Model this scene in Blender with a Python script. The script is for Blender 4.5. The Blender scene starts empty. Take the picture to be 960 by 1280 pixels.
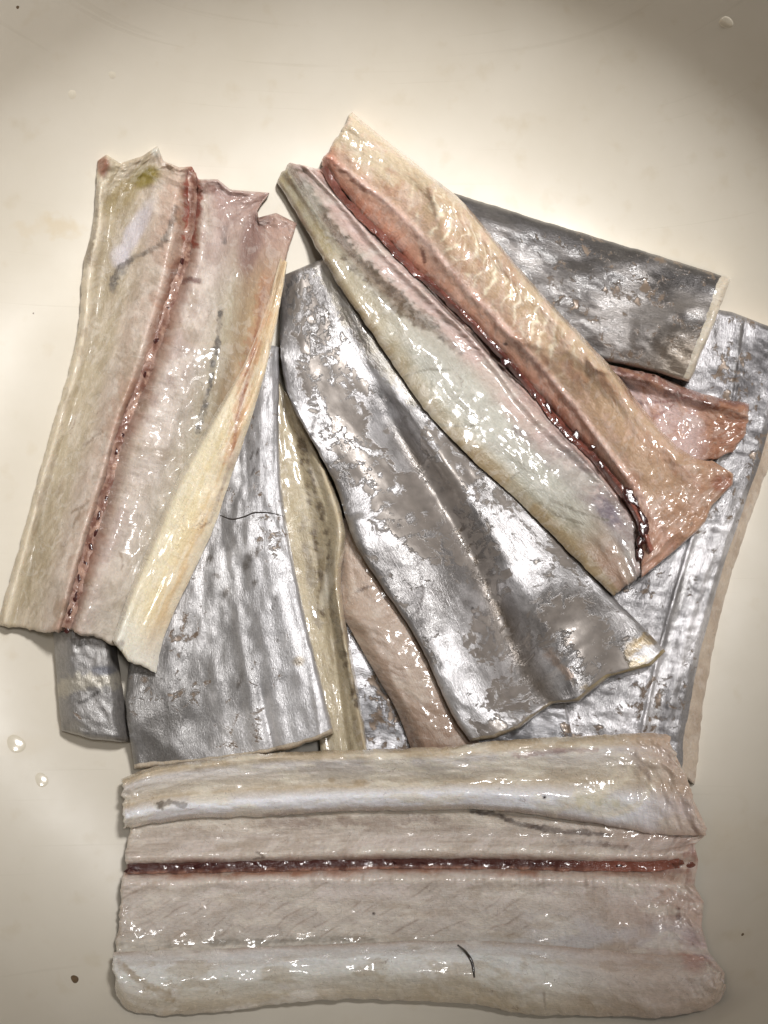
import bpy, math
import numpy as np
from mathutils import Vector, Matrix

# ------------------------------------------------------------------ camera, world, lamps, exposure
scene = bpy.context.scene
PX = 0.0002222                      # metres covered by one photo pixel on the basin floor
CAM_D, TILT = 0.40, math.radians(8)
cam_pos = np.array([0.0, -CAM_D*math.sin(TILT), CAM_D*math.cos(TILT)])
cd = bpy.data.cameras.new('camera'); cam = bpy.data.objects.new('camera', cd)
scene.collection.objects.link(cam); scene.camera = cam
cam.location = cam_pos; cam.rotation_euler = (TILT, 0, 0)
cd.sensor_fit = 'VERTICAL'; cd.sensor_height = 24
cd.angle = 2*math.atan(640*PX/CAM_D)
cd.clip_start = 0.01; cd.clip_end = 10

world = bpy.data.worlds.new('World'); scene.world = world; world.use_nodes = True
bg = world.node_tree.nodes['Background']
bg.inputs[0].default_value = (1.0, 0.90, 0.78, 1); bg.inputs[1].default_value = 0.05

def lamp(name, typ, loc, target, energy, color, **kw):
    ld = bpy.data.lights.new(name, typ); ld.energy = energy; ld.color = color
    for k, val in kw.items(): setattr(ld, k, val)
    o = bpy.data.objects.new(name, ld); scene.collection.objects.link(o)
    o.location = loc
    o.rotation_euler = (Vector(target)-Vector(loc)).to_track_quat('-Z', 'Y').to_euler()
    return o
lamp('kitchen_lamp', 'SPOT', (0.24, 0.31, 0.98), (-0.035, 0.135, 0), 50, (1.0, 0.985, 0.965),
     spot_size=math.radians(35), spot_blend=1.0, shadow_soft_size=0.06)
lamp('ceiling_lamp', 'AREA', (0.17, 0.06, 1.3), (0, 0, 0), 2.9, (1.0, 0.975, 0.95), shape='DISK', size=0.155)

scene.render.engine = 'CYCLES'
scene.cycles.use_denoising = True
scene.cycles.max_bounces = 6; scene.cycles.diffuse_bounces = 3; scene.cycles.glossy_bounces = 3
vs = scene.view_settings
vs.view_transform = 'Standard'; vs.look = 'None'; vs.exposure = 0.0; vs.gamma = 1.0
vs.use_curve_mapping = False

# ------------------------------------------------------------------ helpers: projection, noise, curves
cT, sT = math.cos(TILT), math.sin(TILT)
def world_pt(X, Y, Z):
    """photo pixel + height (in pixel units) -> metres"""
    dx = (np.asarray(X, float)-480)*PX; dyc = -(np.asarray(Y, float)-640)*PX; z = np.asarray(Z, float)*PX
    dy = dyc*cT + CAM_D*sT; dz = dyc*sT - CAM_D*cT
    t = (z-cam_pos[2])/dz
    return np.stack([cam_pos[0]+dx*t, cam_pos[1]+dy*t, z+0*t], -1)

def hash2(i, j, seed):
    n = (i.astype(np.int64)*374761393 + j.astype(np.int64)*668265263 + seed*974634777) & 0xffffffff
    n = ((n ^ (n >> 13))*1274126177) & 0xffffffff
    n = n ^ (n >> 16)
    return (n & 0xffffff)/float(0xffffff)
def noise(x, y, seed=0):
    x = np.asarray(x, float); y = np.asarray(y, float)
    i = np.floor(x); j = np.floor(y); fx = x-i; fy = y-j
    fx = fx*fx*fx*(fx*(fx*6-15)+10); fy = fy*fy*fy*(fy*(fy*6-15)+10)
    a = hash2(i, j, seed); b = hash2(i+1, j, seed); c = hash2(i, j+1, seed); d = hash2(i+1, j+1, seed)
    return (a*(1-fx)+b*fx)*(1-fy) + (c*(1-fx)+d*fx)*fy
def fbm(x, y, seed=0, octv=4, gain=0.5):
    s = 0; a = 1; tot = 0
    for o in range(octv):
        s = s + a*noise(x, y, seed+o*17); tot += a
        x = x*2.03+11.3; y = y*2.03-7.1; a *= gain
    return s/tot
def sstep(a, b, x):
    t = np.clip((x-a)/(b-a), 0, 1); return t*t*(3-2*t)
def lin(c):
    c = np.array(c, float)/255.0
    return np.where(c <= 0.04045, c/12.92, ((c+0.055)/1.055)**2.4)
def catmull(pts, n):
    p = np.array(pts, float)
    if len(p) == 2:
        t = np.linspace(0, 1, n)[:, None]; return p[0]*(1-t)+p[1]*t
    q = np.vstack([2*p[0]-p[1], p, 2*p[-1]-p[-2]]); out = []
    for k in range(1, len(q)-2):
        t = np.linspace(0, 1, 24, endpoint=False)[:, None]
        p0, p1, p2, p3 = q[k-1], q[k], q[k+1], q[k+2]
        out.append(0.5*((2*p1)+(-p0+p2)*t+(2*p0-5*p1+4*p2-p3)*t*t+(-p0+3*p1-3*p2+p3)*t**3))
    out = np.vstack(out+[p[-1:]])
    d = np.concatenate([[0], np.cumsum(np.linalg.norm(np.diff(out[:, :2], axis=0), axis=1))])
    s = np.linspace(0, d[-1], n)
    return np.stack([np.interp(s, d, out[:, c]) for c in range(out.shape[1])], -1)
def pchip(x, xs, ys):
    xs = np.array(xs, float); ys = np.array(ys, float)
    h = np.diff(xs); m = np.diff(ys)/h; d = np.zeros_like(ys)
    d[0] = m[0]; d[-1] = m[-1]
    for k in range(1, len(xs)-1):
        d[k] = 0 if m[k-1]*m[k] <= 0 else 2*m[k-1]*m[k]/(m[k-1]+m[k])
    k = np.clip(np.searchsorted(xs, x)-1, 0, len(xs)-2); t = (x-xs[k])/h[k]
    t = np.clip(t, 0, 1)
    return ((1+2*t)*(1-t)**2*ys[k]+t*(1-t)**2*h[k]*d[k]+t*t*(3-2*t)*ys[k+1]+t*t*(t-1)*h[k]*d[k+1])
def boxblur(a, k):
    for ax in (0, 1):
        if k[ax] < 1: continue
        r = k[ax]; pad = [(0, 0), (0, 0)]; pad[ax] = (r+1, r)
        c = np.cumsum(np.pad(a, pad, mode='edge'), axis=ax)
        n = a.shape[ax]; w = 2*r+1
        a = (c[w:w+n]-c[:n])/w if ax == 0 else (c[:, w:w+n]-c[:, :n])/w
    return a
def pdist(X, Y, pts):
    """distance of every vertex to a polyline, and where along it (0..1)"""
    p = catmull(pts, max(8, 6*len(pts))) if len(pts) > 1 else np.array(pts, float)
    best = np.full(X.shape, 1e9); along = np.zeros(X.shape); n = len(p)-1
    for k in range(n):
        a, b = p[k], p[k+1]; ab = b-a; L = ab@ab+1e-9
        t = np.clip(((X-a[0])*ab[0]+(Y-a[1])*ab[1])/L, 0, 1)
        d = np.hypot(X-a[0]-t*ab[0], Y-a[1]-t*ab[1])
        m = d < best; best = np.where(m, d, best); along = np.where(m, (k+t)/n, along)
    return best, along

# height map in photo-ray space; pieces are laid on it one after the other
HX0, HY0, HC = -200, -160, 2.0
HM = np.zeros((820, 700))
BC, BR = (455.0, 650.0), 440.0      # basin centre and floor radius in photo pixels
BX, BY, _ = world_pt(BC[0], BC[1], 0); R0 = BR*PX; FR = 0.052; WALL = math.radians(72)
def bowl_z(r):
    x = np.asarray(r, float)-R0; xm = FR*math.sin(WALL)
    return np.where(x <= 0, 0, np.where(x < xm, FR-np.sqrt(np.maximum(FR*FR-np.clip(x, 0, xm)**2, 0)), FR*(1-math.cos(WALL))+(x-xm)*math.tan(WALL)))
def ray_to_bowl(X, Y):
    v = world_pt(X, Y, 0)-cam_pos; lo = np.full(v.shape[:-1], 0.4); hi = np.ones(v.shape[:-1])
    for _ in range(32):
        mid = (lo+hi)/2; q = cam_pos+v*mid[..., None]
        up = q[..., 2] > bowl_z(np.hypot(q[..., 0]-BX, q[..., 1]-BY)); lo = np.where(up, mid, lo); hi = np.where(up, hi, mid)
    return cam_pos+v*lo[..., None]
_yy, _xx = np.mgrid[0:820, 0:700]
HM[:] = ray_to_bowl(HX0+_xx*HC, HY0+_yy*HC)[..., 2]/PX
def h_at(X, Y):
    fx = np.clip((np.asarray(X, float)-HX0)/HC, 0, 698); fy = np.clip((np.asarray(Y, float)-HY0)/HC, 0, 818)
    i = fx.astype(int); j = fy.astype(int); a = fx-i; b = fy-j
    return (HM[j, i]*(1-a)+HM[j, i+1]*a)*(1-b)+(HM[j+1, i]*(1-a)+HM[j+1, i+1]*a)*b
def h_put(X, Y, Z):
    i = np.round((X-HX0)/HC).astype(int); j = np.round((Y-HY0)/HC).astype(int)
    for di in (0, 1, -1):
        for dj in (0, 1, -1):
            ii = np.clip(i+di, 0, 699); jj = np.clip(j+dj, 0, 819)
            np.maximum.at(HM, (jj.ravel(), ii.ravel()), (Z-0.3*(abs(di)+abs(dj))).ravel())

# ------------------------------------------------------------------ helpers: objects
def empty(name, px, py, label, cat, group=None):
    o = bpy.data.objects.new(name, None); scene.collection.objects.link(o)
    o.location = world_pt(px, py, 0); o.empty_display_size = 0.01
    o['label'] = label; o['category'] = cat
    if group: o['group'] = group
    return o
def link(name, me, parent=None):
    o = bpy.data.objects.new(name, me); scene.collection.objects.link(o)
    if parent is not None:
        o.parent = parent; o.matrix_parent_inverse = Matrix.Translation(parent.location).inverted() if parent.parent is None else Matrix()
    return o
def grid_faces(nu, nv, off=0, flip=False):
    i = np.arange(nu-1)[:, None]*nv+np.arange(nv-1)[None, :]+off
    f = np.stack([i, i+nv, i+nv+1, i+1], -1).reshape(-1, 4)
    return f[:, ::-1] if flip else f
def mesh_from(name, co, faces, mat, col=None, surf=None, uvw=None, worn=None):
    me = bpy.data.meshes.new(name)
    co = np.ascontiguousarray(co, dtype=np.float32); faces = np.ascontiguousarray(faces, dtype=np.int32)
    me.vertices.add(len(co)); me.vertices.foreach_set('co', co.ravel())
    nf = len(faces); me.loops.add(nf*4); me.loops.foreach_set('vertex_index', faces.ravel())
    me.polygons.add(nf); me.polygons.foreach_set('loop_start', np.arange(0, nf*4, 4, dtype=np.int32))
    me.polygons.foreach_set('use_smooth', np.ones(nf, dtype=bool))
    me.update(calc_edges=True); me.validate()
    for nm, arr in (('col', col), ('surf', surf), ('uvw', uvw), ('worn', worn)):
        if arr is None: continue
        if nm == 'uvw':
            a = me.attributes.new('uvw', 'FLOAT_VECTOR', 'POINT'); a.data.foreach_set('vector', np.ascontiguousarray(arr, np.float32).ravel())
        else:
            a = me.attributes.new(nm, 'FLOAT_COLOR', 'POINT')
            a.data.foreach_set('color', np.concatenate([arr, np.ones((len(arr), 1))], 1).astype(np.float32).ravel())
    me.materials.append(mat)
    return me

# ------------------------------------------------------------------ materials
class NT:
    def __init__(s, name):
        s.m = bpy.data.materials.new(name); s.m.use_nodes = True; s.t = s.m.node_tree
        s.b = s.t.nodes['Principled BSDF']
    def n(s, typ, **kw):
        nd = s.t.nodes.new(typ)
        for k, val in kw.items():
            if k.startswith('i_'):
                key = k[2:]; key = int(key) if key.isdigit() else key.replace('_', ' ')
                if hasattr(val, 'is_output'): s.t.links.new(val, nd.inputs[key])
                else: nd.inputs[key].default_value = val
            else: setattr(nd, k, val)
        return nd
    def lk(s, a, b): s.t.links.new(a, b)
    def math(s, op, a, b=None, c=None):
        nd = s.t.nodes.new('ShaderNodeMath'); nd.operation = op
        for k, val in enumerate((a, b, c)):
            if val is None: continue
            if hasattr(val, 'is_output'): s.t.links.new(val, nd.inputs[k])
            else: nd.inputs[k].default_value = val
        return nd.outputs[0]
    def mix(s, fac, a, b, typ='MIX'):
        nd = s.t.nodes.new('ShaderNodeMix'); nd.data_type = 'RGBA'; nd.blend_type = typ
        for k, val in ((0, fac), (6, a), (7, b)):
            if hasattr(val, 'is_output'): s.t.links.new(val, nd.inputs[k])
            else: nd.inputs[k].default_value = val if k == 0 else (*val, 1)
        return nd.outputs[2]
    def mapr(s, val, a, b, c, d):
        nd = s.t.nodes.new('ShaderNodeMapRange'); s.t.links.new(val, nd.inputs[0])
        for k, x in enumerate((a, b, c, d)): nd.inputs[1+k].default_value = x
        return nd.outputs[0]

def flesh_material(name, sss=0.3, film_amt=0.17):
    t = NT(name); b = t.b
    col = t.n('ShaderNodeAttribute', attribute_name='col').outputs['Color']
    sf = t.n('ShaderNodeSeparateColor', i_0=t.n('ShaderNodeAttribute', attribute_name='surf').outputs['Color'])
    uv = t.n('ShaderNodeAttribute', attribute_name='uvw').outputs['Vector']
    n1 = t.n('ShaderNodeTexNoise', i_Vector=uv, i_Scale=9.0, i_Detail=5.0, i_Roughness=0.65).outputs[0]
    st = t.n('ShaderNodeMapping', i_Vector=uv, i_Scale=(3.0, 14.0, 3.0)).outputs[0]
    n2 = t.n('ShaderNodeTexNoise', i_Vector=st, i_Scale=2.2, i_Detail=5.0, i_Roughness=0.6, i_Distortion=0.6).outputs[0]
    n3 = t.n('ShaderNodeTexNoise', i_Vector=uv, i_Scale=30.0, i_Detail=3.0).outputs[0]
    v = t.math('ADD', t.mapr(n1, 0.25, 0.75, -0.10, 0.10), t.mapr(n2, 0.3, 0.7, -0.10, 0.10))
    hs = t.n('ShaderNodeHueSaturation', i_Value=t.math('ADD', v, 1.0), i_Color=col)
    fm = t.n('ShaderNodeTexNoise', i_Vector=uv, i_Scale=2.6, i_Detail=9.0, i_Roughness=0.66, i_Distortion=0.7).outputs[0]
    film = t.math('MULTIPLY', t.mapr(fm, 0.52, 0.58, 0, 1), film_amt)
    cc = t.mix(film, hs.outputs[0], (0.80, 0.75, 0.70))
    vn = t.n('ShaderNodeTexNoise', i_Vector=uv, i_Scale=0.9, i_Detail=4.0, i_Roughness=0.55, i_Distortion=1.5).outputs[0]
    vein = t.mapr(t.math('ABSOLUTE', t.math('SUBTRACT', vn, 0.46)), 0.0015, 0.005, 1, 0)
    cc = t.mix(t.math('MULTIPLY', t.math('MULTIPLY', vein, t.mapr(n1, 0.42, 0.55, 0, 1)), 0.45), cc, (0.16, 0.10, 0.08))
    t.lk(cc, b.inputs['Base Color'])
    b.inputs['Subsurface Weight'].default_value = sss
    b.inputs['Subsurface Radius'].default_value = (0.85, 0.6, 0.42)
    b.inputs['Subsurface Scale'].default_value = 0.0018
    t.lk(sf.outputs[0], b.inputs['Coat Weight'])
    t.lk(t.math('ADD', sf.outputs[1], t.mapr(n1, 0.3, 0.7, -0.08, 0.08)), b.inputs['Roughness'])
    h = t.math('ADD', t.math('MULTIPLY', n2, 0.8), t.math('ADD', t.math('MULTIPLY', n1, 0.7), t.math('ADD', t.math('MULTIPLY', n3, 0.18), t.math('MULTIPLY', film, 1.2))))
    bp = t.n('ShaderNodeBump', i_Strength=t.math('MULTIPLY', sf.outputs[2], 1.0), i_Distance=0.00055, i_Height=h)
    t.lk(bp.outputs[0], b.inputs['Normal'])
    n4 = t.n('ShaderNodeTexNoise', i_Vector=uv, i_Scale=3.2, i_Detail=2.5, i_Roughness=0.55).outputs[0]
    bp2 = t.n('ShaderNodeBump', i_Strength=t.math('MULTIPLY', sf.outputs[2], 0.2), i_Distance=0.0006, i_Height=n4)
    t.lk(bp2.outputs[0], b.inputs['Coat Normal'])
    b.inputs['Coat Roughness'].default_value = 0.11
    b.inputs['Coat IOR'].default_value = 1.5
    b.inputs['Specular IOR Level'].default_value = 0.4
    return t.m

def skin_material(name):
    """silver layer in flakes over a smooth brownish film; surf = (wear, roughness, metal)"""
    t = NT(name); b = t.b
    col = t.n('ShaderNodeAttribute', attribute_name='col').outputs['Color']
    wcol = t.n('ShaderNodeAttribute', attribute_name='worn').outputs['Color']
    sf = t.n('ShaderNodeSeparateColor', i_0=t.n('ShaderNodeAttribute', attribute_name='surf').outputs['Color'])
    uv = t.n('ShaderNodeAttribute', attribute_name='uvw').outputs['Vector']
    fl = t.n('ShaderNodeTexNoise', i_Vector=uv, i_Scale=3.2, i_Detail=9.0, i_Roughness=0.68, i_Distortion=0.5).outputs[0]
    w = t.math('ADD', sf.outputs[0], t.mapr(fl, 0.25, 0.75, -0.55, 0.55))
    w = t.mapr(w, 0.43, 0.57, 0.0, 1.0)
    m1 = t.n('ShaderNodeMapping', i_Vector=uv, i_Rotation=(0, 0, 0.6), i_Scale=(7.0, 30.0, 1.0)).outputs[0]
    s1 = t.n('ShaderNodeTexNoise', i_Vector=m1, i_Scale=1.0, i_Detail=5.0, i_Roughness=0.65, i_Distortion=1.0).outputs[0]
    m2 = t.n('ShaderNodeMapping', i_Vector=uv, i_Rotation=(0, 0, -0.5), i_Scale=(3.0, 26.0, 1.0), i_Location=(3, 7, 0)).outputs[0]
    s2 = t.n('ShaderNodeTexNoise', i_Vector=m2, i_Scale=1.0, i_Detail=4.0, i_Roughness=0.6, i_Distortion=1.4).outputs[0]
    n1 = t.n('ShaderNodeTexNoise', i_Vector=uv, i_Scale=17.0, i_Detail=6.0, i_Roughness=0.7).outputs[0]
    n4 = t.n('ShaderNodeTexNoise', i_Vector=uv, i_Scale=4.0, i_Detail=2.0).outputs[0]
    v = t.math('ADD', t.mapr(s1, 0.3, 0.7, -0.16, 0.18), t.mapr(n1, 0.3, 0.7, -0.13, 0.13))
    hs = t.n('ShaderNodeHueSaturation', i_Value=t.math('ADD', v, 1.0), i_Color=col).outputs[0]
    hw = t.n('ShaderNodeHueSaturation', i_Value=t.math('ADD', t.mapr(n4, 0.3, 0.7, -0.15, 0.15), 1.0), i_Color=wcol).outputs[0]
    base = t.mix(w, hs, hw)
    sc = t.math('MULTIPLY', t.mapr(s2, 0.27, 0.32, 0.45, 1.0), t.mapr(n1, 0.27, 0.33, 0.4, 1.0))     # scratches and dark flecks
    base = t.mix(1.0, base, t.n('ShaderNodeCombineColor', i_0=sc, i_1=sc, i_2=sc).outputs[0], 'MULTIPLY')
    t.lk(base, b.inputs['Base Color'])
    iw = t.math('SUBTRACT', 1.0, w)
    t.lk(t.math('MULTIPLY', sf.outputs[2], t.math('ADD', t.math('MULTIPLY', iw, 0.5), 0.5)), b.inputs['Metallic'])
    t.lk(t.math('ADD', t.math('ADD', sf.outputs[1], t.math('MULTIPLY', w, 0.06)), t.mapr(n1, 0.3, 0.7, -0.09, 0.09)), b.inputs['Roughness'])
    rough_h = t.math('ADD', t.math('MULTIPLY', s1, 0.7), t.math('ADD', t.math('MULTIPLY', n1, 0.5), t.math('MULTIPLY', s2, 0.5)))
    h = t.math('ADD', t.math('MULTIPLY', rough_h, t.math('ADD', t.math('MULTIPLY', iw, 0.85), 0.15)), t.math('MULTIPLY', iw, 0.35))
    bp = t.n('ShaderNodeBump', i_Strength=0.4, i_Distance=0.0005, i_Height=h)
    t.lk(bp.outputs[0], b.inputs['Normal'])
    bp2 = t.n('ShaderNodeBump', i_Strength=0.4, i_Distance=0.0006, i_Height=t.math('ADD', n4, t.math('MULTIPLY', h, 0.3)))
    t.lk(bp2.outputs[0], b.inputs['Coat Normal'])
    b.inputs['Coat Weight'].default_value = 0.45; b.inputs['Coat Roughness'].default_value = 0.12
    return t.m

def gloss_material(name, color, rough=0.15, sss=0.0, bump=0.3):
    t = NT(name); b = t.b
    tc = t.n('ShaderNodeTexCoord').outputs['Object']
    n1 = t.n('ShaderNodeTexNoise', i_Vector=tc, i_Scale=900.0, i_Detail=4.0).outputs[0]
    c = t.mix(n1, tuple(np.array(color)*0.55), tuple(np.minimum(np.array(color)*1.5, 1)))
    t.lk(c, b.inputs['Base Color']); b.inputs['Roughness'].default_value = rough
    b.inputs['Subsurface Weight'].default_value = sss; b.inputs['Subsurface Scale'].default_value = 0.001
    bp = t.n('ShaderNodeBump', i_Strength=bump, i_Distance=0.0004, i_Height=n1); t.lk(bp.outputs[0], b.inputs['Normal'])
    b.inputs['Coat Weight'].default_value = 0.6; b.inputs['Coat Roughness'].default_value = 0.06
    return t.m

M_FLESH = flesh_material('wet_fish_flesh')
M_THIN = flesh_material('thin_pale_belly', sss=0.22)
M_BONE = flesh_material('bloody_backbone', sss=0.15, film_amt=0.0)
M_SKIN = skin_material('silver_fish_skin')
M_BLOOD = gloss_material('clotted_blood', lin((62, 31, 28)), 0.18)
M_RED = gloss_material('red_flesh', lin((104, 58, 44)), 0.25, 0.2)
M_DARK = gloss_material('dark_membrane', lin((48, 40, 36)), 0.3)

def basin_material():
    t = NT('cream_plastic'); b = t.b
    tc = t.n('ShaderNodeTexCoord').outputs['Object']
    n1 = t.n('ShaderNodeTexNoise', i_Vector=tc, i_Scale=22.0, i_Detail=5.0, i_Roughness=0.6).outputs[0]
    n2 = t.n('ShaderNodeTexNoise', i_Vector=tc, i_Scale=140.0, i_Detail=4.0).outputs[0]
    c = t.mix(t.mapr(n1, 0.3, 0.7, 0, 1), tuple(lin((212, 205, 192))), tuple(lin((203, 195, 180))))
    c = t.mix(t.mapr(n2, 0.60, 0.78, 0, 0.35), c, tuple(lin((190, 176, 150))))
    scr = None
    for k, (rot, sc, thr) in enumerate(((0.6, (8, 500, 8), 0.735), (-0.9, (10, 620, 10), 0.745), (1.9, (14, 700, 14), 0.75), (0.1, (9, 560, 9), 0.75))):
        mp = t.n('ShaderNodeMapping', i_Vector=tc, i_Rotation=(0, 0, rot), i_Scale=sc, i_Location=(k*3.1, k*1.7, 0)).outputs[0]
        nn = t.n('ShaderNodeTexNoise', i_Vector=mp, i_Scale=1.0, i_Detail=2.0, i_Distortion=0.3).outputs[0]
        m = t.mapr(nn, thr-0.04, thr, 0, 1)
        scr = m if scr is None else t.math('MAXIMUM', scr, m)
    c = t.mix(t.math('MULTIPLY', scr, 0.07), c, tuple(lin((150, 138, 115))))
    # brown tide mark beside the left fillet; fainter tan patches at lower left and right
    for (px, py, rad, amt) in ((82, 290, 34, 0.5), (42, 298, 22, 0.25), (30, 930, 40, 0.15), (905, 1050, 90, 0.15)):
        w = world_pt(px, py, 0)
        nz = t.n('ShaderNodeTexNoise', i_Vector=tc, i_Scale=320.0, i_Detail=4.0)
        off = t.n('ShaderNodeVectorMath', operation='MULTIPLY_ADD', i_0=nz.outputs['Color'], i_1=(0.007, 0.007, 0), i_2=tc).outputs[0]
        sc2 = t.n('ShaderNodeMapping', i_Vector=off, i_Location=tuple(-np.array(w)*np.array((1, 2.2, 0))-np.array((0.0035, 0.0077, 0))), i_Scale=(1, 2.2, 0)).outputs[0]
        ln = t.n('ShaderNodeVectorMath', operation='LENGTH', i_0=sc2).outputs['Value']
        c = t.mix(t.math('MULTIPLY', t.mapr(ln, rad*PX*0.4, rad*PX, 1, 0), amt), c, tuple(lin((196, 178, 146))))
    t.lk(c, b.inputs['Base Color'])
    t.lk(t.mapr(n1, 0.3, 0.7, 0.40, 0.56), b.inputs['Roughness'])
    bp = t.n('ShaderNodeBump', i_Strength=0.25, i_Distance=0.0004, i_Height=t.math('SUBTRACT', t.math('MULTIPLY', n2, 0.25), t.math('MULTIPLY', scr, 0.08)))
    t.lk(bp.outputs[0], b.inputs['Normal'])
    b.inputs['Subsurface Weight'].default_value = 0.0
    return t.m
M_BASIN = basin_material()

# ------------------------------------------------------------------ the basin
def build_basin():
    root = empty('basin', BC[0], BC[1], 'round cream plastic basin holding all the fish pieces', 'basin')
    cx, cy = BX, BY
    def lathe(name, prof, seg=128):
        prof = np.array(prof); th = np.linspace(0, 2*math.pi, seg, endpoint=False)
        co = np.stack([cx+prof[:, 0][:, None]*np.cos(th), cy+prof[:, 0][:, None]*np.sin(th), prof[:, 1][:, None]+0*th], -1).reshape(-1, 3)
        f = []
        for i in range(len(prof)-1):
            a = i*seg+np.arange(seg); b = i*seg+(np.arange(seg)+1) % seg
            f.append(np.stack([a, b, b+seg, a+seg], -1))
        return link(name, mesh_from(name, co, np.vstack(f), M_BASIN), root)
    fr = FR; wall = WALL
    prof = [(0.0005, 0)]+[(R0*k/8, 0) for k in range(1, 9)]
    for k in range(1, 15):
        a = wall*k/14; prof.append((R0+fr*math.sin(a), fr*(1-math.cos(a))))
    r1, z1 = prof[-1]; L = 0.05
    for k in range(1, 7): prof.append((r1+L*k/6*math.cos(wall), z1+L*k/6*math.sin(wall)))
    r2, z2 = prof[-1]
    out = [(r+0.0025, max(z-0.0008, -0.0025)) for r, z in prof]; out[0] = (0.0005, -0.0025)
    out = [(r, -0.0025) if k < 9 else (r, z-0.0017) for k, (r, z) in enumerate(out)]
    lathe('bowl', prof+out[::-1])
    rim = []
    for k in range(13):
        a = math.pi*1.15*(1-k/12)-0.1
        rim.append((r2+0.006+0.006*math.cos(a), z2-0.0005+0.005*math.sin(a)))
    rim2 = [(r2+0.006+(r-r2-0.006)*0.65, z2-0.0005+(z-z2+0.0005)*0.65) for r, z in rim]
    lathe('rim', rim+rim2[::-1]+rim[:1])
build_basin()

# ------------------------------------------------------------------ sheets of fish
class Grid: pass
def sheet(rails, t, step=2.0, iters=25, stiff=(8, 8), rag=(0, 0, 0, 0), rnd=(5, 10), rmin=(0.55, 0.3), relief=None, lift=0.0, seed=1, put=True, tilt=None, end0=None, end1=None, thick=1.2):
    """rails: [(v, polyline)], u runs along them.  t: [(u,[(v,height)...])...].  Returns the laid grid."""
    g = Grid()
    cur = [catmull(p, 200) for _, p in rails]; rv = np.array([v for v, _ in rails])
    L = np.mean([np.linalg.norm(np.diff(c, axis=0), axis=1).sum() for c in cur])
    W = np.mean(np.sum([np.linalg.norm(cur[k+1]-cur[k], axis=1) for k in range(len(cur)-1)], axis=0))
    if W > 40: rmin = (max(rmin[0], 0.72), max(rmin[1], 0.72))
    nu = max(12, int(L/step)); nv = max(6, int(W/step))
    u = np.linspace(0, 1, nu); v = np.linspace(0, 1, nv)
    R = np.stack([np.stack([np.interp(u, np.linspace(0, 1, 200), c[:, k]) for k in (0, 1)], -1) for c in cur])   # rails,nu,2
    P = np.zeros((nu, nv, 2))
    k = np.clip(np.searchsorted(rv, v)-1, 0, len(rv)-2); a = (v-rv[k])/(rv[k+1]-rv[k])
    for j in range(nv): P[:, j] = R[k[j]]*(1-a[j])+R[k[j]+1]*a[j]
    U, V = np.meshgrid(u, v, indexing='ij')
    du = np.minimum(U, 1-U)*L; dv = np.minimum(V, 1-V)*W
    # ragged borders
    dirU = np.gradient(P, axis=0); dirU /= np.linalg.norm(dirU, axis=2, keepdims=True)+1e-9
    dirV = np.gradient(P, axis=1); dirV /= np.linalg.norm(dirV, axis=2, keepdims=True)+1e-9
    nz = lambda q, s: (fbm(q/16.0, 0*q+s, seed+s, 4, 0.6)-0.5)*2
    e = lambda d, amp: np.exp(-d/(6+amp*1.2))
    P = P + dirU*(rag[0]*nz(V*W, 3)*e(U*L, rag[0]) + rag[1]*nz(V*W, 5)*e((1-U)*L, rag[1]))[..., None]
    P = P + dirV*(rag[2]*nz(U*L, 7)*e(V*W, rag[2]) + rag[3]*nz(U*L, 9)*e((1-V)*W, rag[3]))[..., None]
    for end, row, dist in ((end0, 0, U*L), (end1, -1, (1-U)*L)):
        if end is None: continue
        ev = [q[0] for q in end]; sh = np.stack([np.interp(v, ev, [q[1+c] for q in end]) for c in (0, 1)], -1)-P[row]
        P = P+sh[None]*np.exp(-(dist/26.0)**1.5)[..., None]
    X, Y = P[..., 0], P[..., 1]
    # thickness profile
    us = np.array([s for s, _ in t]); prof = np.stack([pchip(v, [q for q, _ in p], [h for _, h in p]) for _, p in t])
    T = np.zeros((nu, nv))
    if len(us) == 1: T[:] = prof[0]
    else:
        kk = np.clip(np.searchsorted(us, u)-1, 0, len(us)-2); aa = np.clip((u-us[kk])/(us[kk+1]-us[kk]), 0, 1); aa = aa*aa*(3-2*aa)
        T = prof[kk]*(1-aa[:, None])+prof[kk+1]*aa[:, None]
    T = T*thick
    if relief is not None: T = T+relief(U, V, X, Y, U*L, V*W)
    q = np.clip(du/rnd[0], 0, 1); fu = rmin[0]+(1-rmin[0])*np.sqrt(1-(1-q)**2)
    q = np.clip(dv/rnd[1], 0, 1); fv = rmin[1]+(1-rmin[1])*np.sqrt(1-(1-q)**2)
    T = np.maximum(T, 1.0)*fu*fv
    b0 = h_at(X, Y); b = b0.copy()
    for i in range(iters): b = np.maximum(boxblur(b, stiff), b0)
    b = np.maximum(boxblur(b, (2, 2)), b0-0.5)+0.6+lift
    if tilt is not None: b = b+tilt(U, V)
    g.X, g.Y, g.U, g.V, g.L, g.W, g.b, g.z, g.nu, g.nv, g.du, g.dv = X, Y, U, V, L, W, b, b+T, nu, nv, du, dv
    g.cu = U*L*PX*100; g.cv = V*W*PX*100      # centimetres along / across
    if put: h_put(X, Y, g.z)
    return g
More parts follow.
